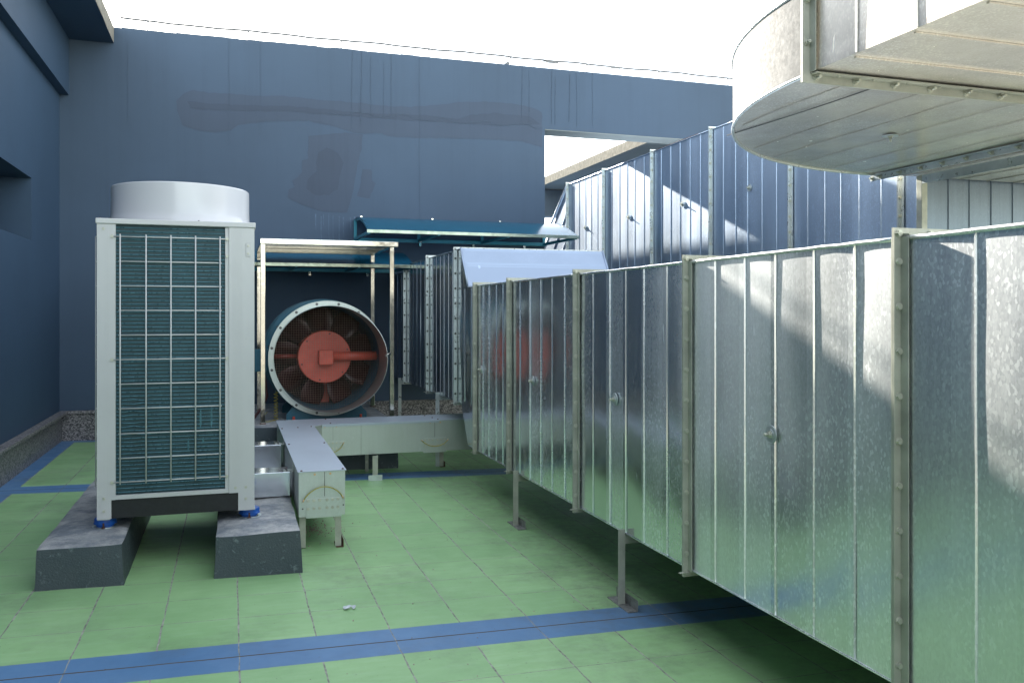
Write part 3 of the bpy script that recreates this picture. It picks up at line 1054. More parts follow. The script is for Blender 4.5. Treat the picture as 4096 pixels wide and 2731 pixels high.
def tray_leg(x, y, w=0.034, foot='x', zt_=TZ0):
    zf = fz(x)
    b = MB()
    b.box(x - w / 2, x + w / 2, y, y + 0.004, zf + 0.006, zt_ - 0.001)
    b.box(x + w / 2 - 0.004, x + w / 2, y + 0.0041, y + 0.032, zf + 0.006, zt_ - 0.001)
    lg = b.build('leg', M['angle'], tr)
    b = MB()
    if foot == 'x':
        b.box(x - w / 2 + 0.006, x + w / 2 + 0.012, y - 0.014, y + 0.11, zf + 0.001, zf + 0.005)
        b.box(x + w / 2 + 0.0085, x + w / 2 + 0.012, y - 0.014, y + 0.11, zf + 0.0052, zf + 0.045)
        b.build('foot', M['rust'], lg)
    elif foot == 'y':
        b.box(x - 0.055, x + 0.055, y - 0.006, y - 0.002, zf, zf + 0.045)
        b.box(x - 0.055, x + 0.055, y - 0.0019, y + 0.035, zf, zf + 0.004)
        b.build('foot', M['angle_alu'], lg)
    return lg


tray_leg(0.573, 4.90)
tray_leg(0.378, 4.90, foot=None)
tray_leg(0.573, 6.3)
tray_leg(0.378, 6.3)
tray_leg(1.085, 6.80, 0.042, 'y')
tray_leg(1.742, 7.30, 0.036, 'x')
b = MB()
b.box(1.066, 1.094, 7.21, 7.216, fz(1.08) + 0.002, TZ0 - 0.001)
st = b.build('wall_strut', M['angle'], tr)
bolt(st, (1.08, 7.209, 0.165), '-y', 0.008, 'bolt')
bolt(st, (1.08, 7.209, 0.06), '-y', 0.010, 'bolt')

# ------------------------------------------------------------------ axial fan
fx, fzc = 0.80, 0.911
FY = 7.60
fan = thing('axial_fan', (fx, 8.0, 0.372), 'teal axial fan with galvanised inlet ring, wire mesh and orange-red hub', 'fan')
b = MB()
b.lathe([(0.457, 0.0), (0.500, 0.0), (0.500, 0.008), (0.457, 0.008)], (fx, FY, fzc), 'y', 96, close=True)
ring = b.build('inlet_ring', M['tray'], fan)
for k in range(16):
    a = 2 * pi * (k + 0.5) / 16
    bolt(ring, (fx + 0.479 * cos(a), FY, fzc + 0.479 * sin(a)), '-y', 0.0095, 'bolt_dark')
# oblique inlet collar, long on the right
b = MB()
seg = 96
rin, rout = 0.4535, 0.4565
ve = []
for k in range(seg):
    a = 2 * pi * k / seg
    g = 0.015 + 0.38 * ((1 + cos(a)) / 2) ** 1.15 + (0.012 * sin(a * 9) if abs(a - 4.8) < 0.25 else 0)
    ve.append((b.bm.verts.new((fx + rin * cos(a), FY - g, fzc + rin * sin(a))), b.bm.verts.new((fx + rout * cos(a), FY - g, fzc + rout * sin(a))),
               b.bm.verts.new((fx + rout * cos(a), FY + 0.03, fzc + rout * sin(a))), b.bm.verts.new((fx + rin * cos(a), FY + 0.03, fzc + rin * sin(a)))))
for k in range(seg):
    A, B = ve[k], ve[(k + 1) % seg]
    for j in range(4):
        f = b.bm.faces.new((A[j], A[(j + 1) % 4], B[(j + 1) % 4], B[j]))
b.build('inlet_collar', M['tray'], fan, smooth_angle=30)
# casing with flanges, rear cone
b = MB()
b.lathe([(0.4565, 0.0), (0.4565, 0.95)], (fx, FY + 0.031, fzc), 'y', 96)
b.lathe([(0.4525, 0.0), (0.4525, 0.95)], (fx, FY + 0.031, fzc), 'y', 96)
for yy in (0.012, 0.42, 0.94):
    rf = 0.502 if yy < 0.1 else 0.522
    b.lathe([(0.457, yy), (rf, yy), (rf, yy + 0.01), (0.457, yy + 0.01)], (fx, FY, fzc), 'y', 96, close=True)
cas = b.build('casing', M['teal'], fan, smooth_angle=30)
for k in range(16):
    a = 2 * pi * (k + 0.5) / 16
    if 1.4 < a < 4.2:
        bolt(cas, (fx + 0.482 * cos(a), FY + 0.42, fzc + 0.482 * sin(a)), '-y', 0.009, 'bolt_dark')
b = MB()
b.lathe([(0.452, 0.9), (0.0, 0.9)], (fx, FY, fzc), 'y', 48)
b.build('rear_plate', M['black'], fan)
# wire mesh
b = MB()
st = 0.0205
n = int(0.45 / st)
yM = FY + 0.004
for k in range(-n, n + 1):
    c_ = k * st
    L = math.sqrt(max(0, 0.452 ** 2 - c_ ** 2))
    if L < 0.02:
        continue
    nn = 14
    pv, ph = [], []
    for i in range(nn + 1):
        s_ = -L + 2 * L * i / nn

        def warp(x, z):
            w = math.exp(-(((x + 0.26) / 0.13) ** 2 + ((z + 0.20) / 0.14) ** 2))
            return 0.012 * w * sin(z * 24 + x * 9)
        pv.append((fx + c_ + warp(c_, s_), yM, fzc + s_))
        ph.append((fx + s_, yM + 0.0012, fzc + c_ + warp(s_ - 0.05, c_) * 0.8))
    b.tube(pv, 0.0007, 4, cap=False)
    b.tube(ph, 0.0007, 4, cap=False)
b.build('mesh_guard', M['mesh'], fan)
# hub, shaft and blades
b = MB()
b.lathe([(0.0, 0.0), (0.228, 0.0), (0.235, 0.006), (0.235, 0.30), (0.0, 0.30)], (fx, 7.86, fzc), 'y', 72)
hub = b.build('hub', M['red'], fan, smooth_angle=30)
for k in range(6):
    a = 2 * pi * (k + 0.3) / 6
    bolt(hub, (fx + 0.21 * cos(a), 7.86, fzc + 0.21 * sin(a)), '-y', 0.006, 'dark_red')
b = MB()
b.box(fx - 0.062, fx + 0.065, 7.74, 7.86, fzc - 0.066, fzc + 0.062, 0.008)
b.build('bearing_block', M['red'], fan)
b = MB()
b.tube([(fx + 0.06, 7.80, fzc + 0.006), (fx + 0.452, 7.80, fzc + 0.006)], 0.040, 24)
b.box(fx - 0.055, fx + 0.075, 8.2, 8.24, fzc - 0.44, fzc - 0.22)
b.build('shaft', M['red'], fan)
b = MB()
b.tube([(fx - 0.236, 7.96, fzc + 0.006), (fx - 0.452, 7.96, fzc + 0.006)], 0.020, 16)
b.build('side_strut', M['strut'], fan)
for k in range(9):
    a0 = 2 * pi * k / 9 + 0.25
    b = MB()
    rows = 8
    prev = None
    for i in range(rows + 1):
        r = 0.225 + (0.445 - 0.225) * i / rows
        tw = 0.95 - 0.35 * i / rows
        ch = 0.085 + 0.03 * sin(pi * i / rows)
        cur = []
        for s_ in (-1, -0.33, 0.33, 1):
            aa = a0 + s_ * ch * cos(tw) / r * 1.3
            yy = 8.02 + s_ * ch * sin(tw) + 0.012 * (1 - s_ * s_)
            cur.append(b.bm.verts.new((fx + r * cos(aa), yy, fzc + r * sin(aa))))
        if prev:
            for j in range(3):
                f = b.bm.faces.new((prev[j], prev[j + 1], cur[j + 1], cur[j]))
                f.smooth = True
        prev = cur
    o = b.build('blade', M['dark_red'], fan)
    sol = o.modifiers.new('t', 'SOLIDIFY')
    sol.thickness = 0.006
# saddle feet
for yy in (7.66, 8.3):
    b = MB()
    poly = [(fx - 0.345, 0.3725), (fx + 0.345, 0.3725), (fx + 0.345, 0.43), (fx + 0.27, 0.515)]
    for k in range(15):
        a = -0.27 * pi - k * (0.46 * pi) / 14
        poly.append((fx + 0.459 * cos(a), fzc + 0.459 * sin(a)))
    poly += [(fx - 0.27, 0.515), (fx - 0.345, 0.43)]
    b.prism(poly, 'y', yy, yy + 0.05)
    sd = b.build('saddle_foot', M['teal'], fan)
for px in (fx - 0.285, fx + 0.29):
    b = MB()
    b.tube([(px, 7.635, 0.373), (px, 7.635, 0.388)], 0.016, 6, smooth=False)
    b.tube([(px, 7.635, 0.388), (px, 7.635, 0.412)], 0.010, 12)
    b.build('anchor_bolt', M['red'], fan)
b = MB()
b.box(fx - 0.60, fx - 0.458, 7.78, 7.92, 0.80, 0.985, 0.006)
b.box(fx - 0.605, fx - 0.500, 7.776, 7.79, 0.795, 0.99, 0.004)
b.build('junction_box', M['teal'], fan)
b = MB()
b.tube([(fx + 0.452, 7.235, 0.945), (fx + 0.50, 7.36, 0.952), (1.335, 7.538, 0.955)], 0.011, 12)
b.build('tie_rod', M['stainless'], fan)

# rubber hose and curly cable beside the fan
b = MB()
b.tube([(0.27, 7.85, 0.80), (0.29, 7.84, 0.68), (0.30, 7.80, 0.58), (0.26, 7.72, 0.50), (0.19, 7.62, 0.42), (0.15, 7.50, 0.385), (0.13, 7.42, 0.382)], 0.012, 10)
o = solo(b.build('rubber_hose', M['hose']), (0.2, 7.6, 0.38))
tag(o, 'dark red flexible hose dropping from the fan junction box', 'hose')
b = MB()
pts = []
for i in range(60):
    t = i / 59
    pts.append((0.37 + 0.018 * sin(i * 0.9), 7.74 + 0.014 * cos(i * 0.9), 0.62 - 0.24 * t))
pts += [(0.33, 7.66, 0.379), (0.30, 7.60, 0.379), (0.27, 7.62, 0.380), (0.27, 7.70, 0.42), (0.30, 7.73, 0.45)]
b.tube(pts, 0.0028, 6)
o = solo(b.build('curly_cable', M['yellow']), (0.35, 7.7, 0.38))
tag(o, 'thin yellow-green curled earth cable left of the fan', 'cable')

# stainless rain canopy over the fan
cp = thing('rain_canopy', (0.8, 8.1, 0.372), 'polished stainless steel tube canopy frame standing over the fan', 'canopy frame')
cx0, cx1, cy0, cy1, cz = 0.236, 1.362, 7.50, 8.62, 1.885
for px, py in ((cx0 + 0.018, cy0 + 0.018), (cx1 - 0.018, cy0 + 0.018), (cx0 + 0.018, cy1 - 0.018), (cx1 - 0.018, cy1 - 0.018)):
    b = MB()
    b.box(px - 0.019, px + 0.019, py - 0.019, py + 0.019, 0.374, cz - 0.0005, 0.003)
    po = b.build('post', M['stainless'], cp)
    b = MB()
    b.box(px - 0.024, px + 0.024, py - 0.024, py + 0.024, 0.3725, 0.379)
    b.build('foot', M['rust'], po)
b = MB()
b.box(cx0 - 0.004, cx1 + 0.036, cy0 - 0.012, cy0 + 0.03, cz, cz + 0.042, 0.003)
b.build('top_rail', M['stainless'], cp)
b = MB()
b.box(cx0 - 0.004, cx1 + 0.004, cy1 - 0.03, cy1 + 0.012, cz, cz + 0.042, 0.003)
b.build('top_rail', M['stainless'], cp)
for px in (cx0 + 0.016, cx1 - 0.016):
    b = MB()
    b.box(px - 0.02, px + 0.02, cy0 + 0.0305, cy1 - 0.0305, cz, cz + 0.042, 0.003)
    b.build('top_rail', M['stainless'], cp)
b = MB()
b.box(cx0 + 0.001, cx1 + 0.002, cy0 + 0.002, cy1 + 0.002, cz + 0.0425, cz + 0.0445)
b.build('roof_sheet', M['galv_new'], cp)

# ------------------------------------------------------------------ awnings


def awning(x0, x1, zt_, zb, zf_, yfr, label, struts):
    t = thing('awning', ((x0 + x1) / 2, WY, zb), label, 'awning', 'curved awnings on the back wall')
    n = 12
    prof = []
    for i in range(n + 1):
        s_ = i / n
        yy = WY - 0.004 - (WY - yfr) * s_
        zz = zt_ + (zf_ - zt_) * s_ + 0.075 * sin(pi * min(1, s_ * 1.0)) * (1 - 0.2 * s_)
        prof.append((yy, zz))
    b = MB()
    poly = prof + [(p[0], p[1] - 0.005) for p in prof[::-1]]
    b.prism(poly, 'x', x0 + 0.002, x1 - 0.002)
    b.build('roof_sheet', M['poly'], t, smooth_angle=25)
    b = MB()
    b.box(x0 - 0.01, x1 + 0.01, yfr - 0.012, yfr + 0.006, zf_ - 0.032, zf_ + 0.002, 0.002)
    b.build('front_rail', M['rail_metal'], t)
    b = MB()
    b.box(x0, x1, WY - 0.045, WY - 0.002, zb - 0.05, zb - 0.01, 0.002)
    wr = b.build('wall_rail', M['teal_bar'], t)
    k = x0 + 0.12
    while k < x1:
        b = MB()
        b.box(k - 0.012, k + 0.012, WY - 0.03, WY - 0.003, zb - 0.088, zb - 0.0505)
        b.build('clip', M['stainless'], wr)
        k += 0.62
    k = x0 + 0.08
    while k < x1 + 0.1:
        b = MB()
        b.box(k - 0.010, k + 0.010, WY - 0.03, WY - 0.003, zt_ + 0.006, zt_ + 0.04)
        b.build('clip', M['stainless'], t)
        k += 0.8
    for i, sx_ in enumerate(struts):
        b = MB()
        w = 0.016
        b.box(sx_ - w, sx_ + w, WY - 0.03, WY - 0.003, zb - 0.0095, zt_ - 0.002)
        # sloping arm
        b.prism([(WY - 0.046, zb - 0.045), (WY - 0.046, zb - 0.012), (yfr + 0.007, zf_ - 0.012), (yfr + 0.007, zf_ - 0.038)], 'x', sx_ - w * 0.8, sx_ + w * 0.8)
        cur = [(p[0], p[1] - 0.006) for p in prof] + [(p[0], p[1] - 0.03) for p in prof[::-1]]
        b.prism(cur[1:-1], 'x', sx_ - 0.008, sx_ + 0.008)
        b.build('bracket', M['teal_bar'], t)
    return t


awning(1.285, 3.53, 2.333, 2.142, 2.13, 8.52, 'long curved teal awning high on the wall beside the opening', (1.30, 2.01, 2.75, 3.51))
awning(-0.55, 1.745, 1.95, 1.80, 1.785, 8.50, 'lower curved teal awning on the wall behind the fan canopy', (-0.53, 0.6, 1.2, 1.725))

# ------------------------------------------------------------------ ducts


def strip_face(b, X, y0, y1, z0, z1, seams, seedv, amp=0.0030, rib=0.0042, sign=-1, wav=0.8, rw=0.0034):
    """ribbed sheet facing -X: slightly dished strips between raised ribs"""
    rnd = random.Random(seedv)
    ys = [y0] + sorted(seams) + [y1]
    for a, c in zip(ys[:-1], ys[1:]):
        tilt = rnd.uniform(-0.0022, 0.0022)
        dish = rnd.uniform(0.0004, 0.0026) * wav
        tilt *= wav
        nz, ny = 22, 6
        vv = []
        for i in range(ny + 1):
            row = []
            s_ = i / ny
            yy = a + (c - a) * s_
            for j in range(nz + 1):
                t = j / nz
                zz = z0 + (z1 - z0) * t
                e = min(1.0, 6 * min(t, 1 - t))
                off = tilt * (s_ - 0.5) * 2 + dish * sin(pi * s_) + amp * noise.noise((yy * 3.1 + seedv, zz * 2.3, seedv * 1.7)) * e
                row.append(b.bm.verts.new((X + sign * off - sign * 0.0015, yy, zz)))
            vv.append(row)
        for i in range(ny):
            for j in range(nz):
                f = b.bm.faces.new((vv[i][j], vv[i][j + 1], vv[i + 1][j + 1], vv[i + 1][j]))
                f.smooth = True
    for s_ in seams:
        lean = rnd.uniform(-0.003, 0.003)
        w = rw
        b.prism([(X + sign * -0.002, s_ - w), (X + sign * rib, s_ - w * 0.35), (X + sign * rib, s_ + w * 0.35), (X + sign * -0.002, s_ + w)], 'z', z0 + 0.002, z1 - 0.002)


def duct_section(parent, x0, x1, y0, y1, z0, z1, nstrip, seedv, mat, lip=True, name='duct_section', **kw):
    rnd = random.Random(seedv + 100)
    b = MB()
    step = (y1 - y0) / nstrip
    seams = [y0 + step * (k + rnd.uniform(-0.06, 0.06)) for k in range(1, nstrip)]
    strip_face(b, x0, y0, y1, z0, z1, seams, seedv, **kw)
    # bottom, top, right sides
    for quad in (((x0, y0, z0), (x1, y0, z0), (x1, y1, z0), (x0, y1, z0)), ((x0, y0, z1), (x0, y1, z1), (x1, y1, z1), (x1, y0, z1)), ((x1, y0, z0), (x1, y0, z1), (x1, y1, z1), (x1, y1, z0))):
        b.bm.faces.new([b.bm.verts.new(p) for p in quad])
    if lip:
        pts = [(x0 - 0.002, y0 + (y1 - y0) * i / 14, z1 + 0.003 + 0.0022 * noise.noise((i * 0.9, seedv, 0))) for i in range(15)]
        b.tube(pts, 0.0065, 8)
        b.box(x0 - 0.004, x0 + 0.02, y0, y1, z0 - 0.004, z0 - 0.0005)
    return b.build(name, mat, parent)


def flange(parent, x0, x1, y, z0, z1, mat, bm_, h=0.031, bs=0.0085, pitch=0.122, label=None, leg=0.031):
    """two back-to-back angle frames around a rectangular duct (plane y = const)"""
    b = MB()
    for ya, yb in ((y - 0.0046, y - 0.0006), (y + 0.0006, y + 0.0046)):
        b.box(x0 - h, x0 - 0.001, ya, yb, z0 - h, z1 + h)
        b.box(x1 + 0.001, x1 + h, ya, yb, z0 - h, z1 + h)
        b.box(x0 - 0.001, x1 + 0.001, ya, yb, z1 + 0.001, z1 + h)
        b.box(x0 - 0.001, x1 + 0.001, ya, yb, z0 - h, z0 - 0.001)
    # legs lying on the sheet
    for ya, yb in ((y - leg, y - 0.0047), (y + 0.0047, y + leg)):
        b.box(x0 - 0.0095, x0 - 0.0060, ya, yb, z0 - 0.006, z1 + 0.006)
        b.box(x0 - 0.006, x1, ya, yb, z1 + 0.0105, z1 + 0.014)
        b.box(x0 - 0.006, x1, ya, yb, z0 - 0.010, z0 - 0.0065)
    # corner nibs
    b.box(x0 - h - 0.007, x0 + 0.01, y - 0.014, y - 0.0047, z1 + 0.015, z1 + 0.0175)
    b.box(x0 - h - 0.02, x0 + 0.01, y - 0.016, y - 0.0047, z0 - 0.014, z0 - 0.0110)
    o = b.build('flange', mat, parent)
    if label:
        tag(o, label)
    n = max(2, int(round((z1 - z0) / pitch)))
    for k in range(n):
        zz = z0 + (z1 - z0) * (k + 0.5) / n
        bolt(o, (x0 - h * 0.52, y - 0.0047, zz), '-y', bs, bm_)
        # small rivets on the lying leg
        if k % 1 == 0:
            bolt(o, (x0 - 0.0096, y + 0.020, zz + 0.06), '-x', 0.0042, bm_, 'rivet')
    bolt(o, (x0 - h * 0.52, y - 0.0047, z0 - h * 0.5), '-y', bs, bm_)
    bolt(o, (x0 - h * 0.52, y - 0.0047, z1 + h * 0.5), '-y', bs, bm_)
    m = int((x1 - x0) / 0.13)
    for k in range(m):
        bolt(o, (x0 + 0.09 + k * 0.13, y - 0.0047, z1 + h * 0.55), '-y', bs, bm_)
    return o


def washer(parent, X, y, z):
    b = MB()
    b.tube([(X - 0.002, y, z), (X - 0.006, y, z)], 0.030, 24)
    b.tube([(X - 0.006, y, z), (X - 0.009, y, z)], 0.018, 20)
    o = b.build('washer', M['angle_alu'], parent)
    bolt(o, (X - 0.009, y, z), '-x', 0.010, 'bolt', 'nut', 0.016)
    return o


# main duct in front
md = thing('large_duct', (2.35, 4.5, 0), 'long galvanised sheet duct in the foreground stepping up towards the back wall', 'duct')
DX0, DX1, DZ0, DZ1 = 1.72, 2.98, 0.297, 1.50
fy = [6.094, 5.281, 4.147, 3.005, 1.874, 0.74, -0.40, -1.54]
cnt = [5, 6, 6, 6, 5, 6, 6]
for k in range(len(fy) - 1):
    s_ = duct_section(md, DX0, DX1, fy[k + 1] + 0.006, fy[k] - 0.006, DZ0, DZ1, cnt[k], 11 + k, M['galv'] if k > 2 else M['galv_mid'])
    yy = {0: 5.69, 1: 4.84, 2: 3.686, 3: 2.456, 4: 1.25}.get(k)
    if k == 0:
        yy = 5.95
    if yy is not None and k < 4:
        washer(s_, DX0 - 0.003, yy, 0.898)
for k, y in enumerate(fy[:-1]):
    flange(md, DX0, DX1, y, DZ0, DZ1, M['angle'], 'bolt')
# sloping transition between the two heights
b = MB()
yA, yB = 6.105, 6.34
yC = 6.54
yD = 6.655
prof = [(yA, DZ0, DZ1), (yB, DZ0, DZ1), (yC, 0.60, 1.80), (yD, 0.60, 1.80)]
rnd = random.Random(5)
cols = []
ny = 26
for i in range(ny + 1):
    yy = yA + (yD - yA) * i / ny
    for (ya, za, zb2), (yb, zc, zd) in zip(prof[:-1], prof[1:]):
        if ya <= yy <= yb + 1e-6:
            t = (yy - ya) / (yb - ya)
            lo = za + (zc - za) * t
            hi = zb2 + (zd - zb2) * t
            break
    cols.append([b.bm.verts.new((DX0 - 0.004 * noise.noise((yy * 9, j * 0.35, 4)), yy, lo + (hi - lo) * j / 16)) for j in range(17)])
for i in range(ny):
    for j in range(16):
        f = b.bm.faces.new((cols[i][j], cols[i][j + 1], cols[i + 1][j + 1], cols[i + 1][j]))
        f.smooth = True
for s_ in (6.24, 6.44):
    b.prism([(DX0 - 0.005, s_ - 0.004), (DX0 - 0.005, s_ + 0.004), (DX0 + 0.002, s_ + 0.004), (DX0 + 0.002, s_ - 0.004)], 'z', 0.62, 1.49)
b.build('transition_side', M['galv_new'], md)
b = MB()
XR = 2.93
b.prism([(yB - 0.02, 1.512), (yB, 1.5135), (yC, 1.8135), (yD, 1.8135), (yD, 1.8035), (yC + 0.003, 1.8035), (yB + 0.003, 1.5035), (yB - 0.02, 1.502)], 'x', DX0 - 0.006, XR)
b.prism([(yA, DZ0 - 0.003), (yB, DZ0 - 0.003), (yC, 0.597), (yD, 0.597), (yD, 0.60), (yC, 0.60), (yB, DZ0), (yA, DZ0)], 'x', DX0, XR)
# folded seams on the slope
dy, dz = yC - yB, 0.30
for t in (0.0, 0.07, 0.50, 0.55, 0.58, 0.93, 0.965):
    yy, zz = yB + dy * t, 1.5135 + dz * t
    b.prism([(yy, zz), (yy + 0.004, zz + 0.0095), (yy + 0.006, zz + 0.0085), (yy + 0.006, zz + 0.004)], 'x', DX0 + 0.02, XR - 0.01)
b.tube([(DX0 - 0.004, yB, 1.516), (DX0 - 0.004, yC, 1.816)], 0.008, 8)
b.tube([(XR, yB, 1.516), (XR, yC, 1.816)], 0.008, 8)
b.prism([(yA, 0.3), (yB, 0.3), (yC, 0.60), (yD, 0.60), (yD, 1.80), (yC, 1.80), (yB, 1.50), (yA, 1.50)], 'x', XR - 0.004, XR - 0.001)
tag(b.build('transition_top', M['slope'], md), 'pale blue-white sloping top sheet of the duct')
gy_ = [6.67, 7.70, 8.78]
duct_section(md, DX0, XR, gy_[0] + 0.006, gy_[1] - 0.006, 0.60, 1.80, 7, 41, M['galv_new'], rib=0.0022, wav=0.3, amp=0.0008)
duct_section(md, DX0, XR, gy_[1] + 0.006, gy_[2] - 0.006, 0.60, 1.80, 6, 42, M['galv_new'], rib=0.0022, wav=0.3, amp=0.0008)
duct_section(md, DX0, XR, gy_[2] + 0.006, WY - 0.055, 0.60, 1.72, 3, 43, M['galv_new'], rib=0.0022, wav=0.3, amp=0.0008)
for k, y in enumerate(gy_):
    flange(md, DX0, XR, y, 0.60, 1.80 if k < 2 else 1.72, M['angle_alu'], 'bolt_dark', leg=0.024, bs=0.0075, label='pale aluminium flange with dark bolts')

# stands below the main duct


def stand(x0, x1, y, ztop, label, mat='angle', foot=True, plate=0.22):
    t = thing('duct_stand', (x0, y, fz(x0)), label, 'stand', 'steel stands under the ducts')
    for px in (x0, x1):
        zf = fz(px)
        b = MB()
        b.box(px - 0.017, px + 0.017, y - 0.004, y, zf + 0.005, ztop + 0.017)
        b.box(px + 0.013, px + 0.017, y + 0.0001, y + 0.034, zf + 0.005, ztop - 0.055)
        po = b.build('post', M[mat], t)
        if foot:
            b = MB()
            b.box(px - 0.020, px + 0.030, y - 0.11, y - 0.11 + plate, zf + 0.0005, zf + 0.0048)
            b.box(px + 0.026, px + 0.030, y - 0.11, y - 0.11 + plate, zf + 0.005, zf + 0.05)
            b.build('foot', M['rust_grey'], po)
    b = MB()
    b.box(x0 + 0.0175, x1 - 0.0175, y + 0.0002, y + 0.004, ztop - 0.052, ztop - 0.012)
    b.box(x0 + 0.0175, x1 - 0.0175, y + 0.0042, y + 0.04, ztop - 0.016, ztop - 0.012)
    b.build('crossbar', M[mat], t)
    return t


M['rust_grey'] = simple('weathered_foot_steel', (0.28, 0.28, 0.27), 0.5, 0.6, 0.35, 30, 0.3)
stand(1.700, 3.02, 3.585, DZ0, 'steel stand of the foreground duct with its foot on the blue strip')
stand(1.700, 3.02, 5.125, DZ0, 'steel stand of the foreground duct in the shade near the trunking')
stand(1.700, 3.02, 1.10, DZ0, 'steel stand of the foreground duct nearest the viewer', foot=True)
stand(1.705, 3.05, 7.30, 0.60, 'tall pale stand behind the trunking below the raised duct end', 'angle_alu', False)
stand(1.705, 3.05, 9.05, 0.60, 'pale stand next to the back wall below the raised duct end', 'angle_alu', False)

b = MB()  # added blocker: keeps light off the floor under the foreground duct
b.box(3.20, 3.42, -0.5, 6.0, -0.2, 1.25)
b.build('upstand', M['far_wall'], thing('shade_wall', (3.3, 3.0, 0), 'low grey wall added behind the foreground duct to darken the floor below it', 'wall'))

# weathered duct at the back right
bd = thing('back_duct', (4.8, 7.0, 0), 'large weathered galvanised duct passing through the wall opening, partly sunlit', 'duct')
BX0, BX1, BZ0, BZ1 = 4.10, 5.50, 1.745, 2.945
by = [10.224, 9.104, 7.907, 6.775, 5.621, 4.476]
cn = [6, 6, 6, 6, 6]
for k in range(5):
    s_ = duct_section(bd, BX0, BX1, by[k + 1] + 0.006, by[k] - 0.006, BZ0, BZ1, cn[k], 61 + k, M['galv_back'], rib=0.0020, wav=0.2, amp=0.0004, rw=0.004)
    yy = {0: 9.656, 1: 8.453, 2: 7.292, 3: 6.169, 4: 5.431}[k]
    washer(s_, BX0 - 0.003, yy if k < 4 else 5.02, 2.343)
s_ = duct_section(bd, BX0, BX1, 4.33, by[5] - 0.006, BZ0, BZ1, 1, 69, M['galv_back'], rib=0.0020, wav=0.2, amp=0.0004)
for k, y in enumerate(by):
    flange(bd, BX0, BX1, y, BZ0, BZ1, M['angle_alu'], 'bolt', bs=0.009)
# end plate facing the viewer, ribbed and streaked
M['galv_streak'] = galvanised('galvanised_sheet_streaked', base=(0.088, 0.112, 0.138), rough=0.28, haze=0.6, streak=1.0, spangle=0.6, hi_mul=2.4, strips=0.0)
b = MB()
b.box(BX0 + 0.001, BX1, 4.325, 4.329, BZ0, BZ1)
for xx in (4.16, 4.33, 4.50, 4.68, 4.86, 5.05, 5.24):
    b.prism([(xx - 0.005, 4.3249), (xx - 0.002, 4.319), (xx + 0.002, 4.319), (xx + 0.005, 4.3249)], 'z', BZ0 + 0.005, BZ1 - 0.005)
b.build('end_plate', M['galv_streak'], bd)
# hopper shaped end beyond the wall
b = MB()
ys_ = [10.236, 10.8, 11.8]
tops = [2.94, 2.44, 1.76]
L = [[b.bm.verts.new((BX0, y, 1.745)), b.bm.verts.new((BX0, y, t))] for y, t in zip(ys_, tops)]
R = [[b.bm.verts.new((BX1, y, 1.745)), b.bm.verts.new((BX1, y, t))] for y, t in zip(ys_, tops)]
for i in range(2):
    b.bm.faces.new((L[i][0], L[i + 1][0], L[i + 1][1], L[i][1]))
    b.bm.faces.new((L[i][1], L[i + 1][1], R[i + 1][1], R[i][1]))
    b.bm.faces.new((R[i][0], R[i + 1][0], R[i + 1][1], R[i][1]))
b.tube([(BX0 - 0.003, 10.24, 2.95), (BX0 - 0.003, 11.8, 1.77)], 0.016, 8)
b.tube([(BX0 - 0.003, 10.24, 2.62), (BX0 - 0.003, 11.1, 1.80)], 0.006, 8)
b.tube([(BX0 - 0.003, 10.24, 2.28), (BX0 - 0.003, 10.8, 1.80)], 0.006, 8)
b.build('hopper', M['galv_back'], bd)
b = MB()
b.tube([(BX0 - 0.002, 7.0, BZ1 + 0.009), (BX0 - 0.002, 7.9, BZ1 + 0.009)], 0.006, 8)
tag(b.build('rusty_edge', M['rust'], bd), 'rust-brown folded top edge of the duct')
stand(4.15, 5.45, 8.6, BZ0, 'tall steel stand under the weathered back duct', 'angle_alu')
stand(4.15, 5.45, 5.2, BZ0, 'tall steel stand under the weathered back duct', 'angle_alu')

# overhead duct with its quarter-turn elbow
od = thing('overhead_duct', (3.0, 3.0, 2.15), 'overhead galvanised duct turning in a wide quarter bend above the other ducts', 'duct')
OZ0, OZ1 = 2.15, 2.45
PX, PY = 1.94, 2.545                   # start of the outer curve
CX_, CY_ = 3.735, 2.545                # centre of the bend
RO = CX_ - PX
RI = 0.38
EX = CX_
EYo, EYi = CY_ + RO - 0.05, CY_ + RI
b = MB()
nA = 48
low_o, low_i, up_o, up_i = [], [], [], []
for i in range(nA + 1):
    a = pi - (pi / 2) * i / nA
    ox, oy = CX_ + RO * cos(a), CY_ + (RO - 0.05) * sin(a)
    ix, iy = CX_ + RI * cos(a), CY_ + RI * sin(a)
    low_o.append((ox, oy, OZ0))
    up_o.append((ox, oy, OZ1))
    low_i.append((ix, iy, OZ0))
    up_i.append((ix, iy, OZ1))
vo0 = [b.bm.verts.new(p) for p in low_o]
vo1 = [b.bm.verts.new(p) for p in up_o]
for i in range(nA):
    f = b.bm.faces.new((vo0[i], vo0[i + 1], vo1[i + 1], vo1[i]))
    f.smooth = True
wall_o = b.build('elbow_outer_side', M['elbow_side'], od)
b = MB()
a0_ = [b.bm.verts.new(p) for p in low_i]
a1_ = [b.bm.verts.new(p) for p in up_i]
for i in range(nA):
    b.bm.faces.new((a0_[i], a0_[i + 1], a1_[i + 1], a1_[i])).smooth = True
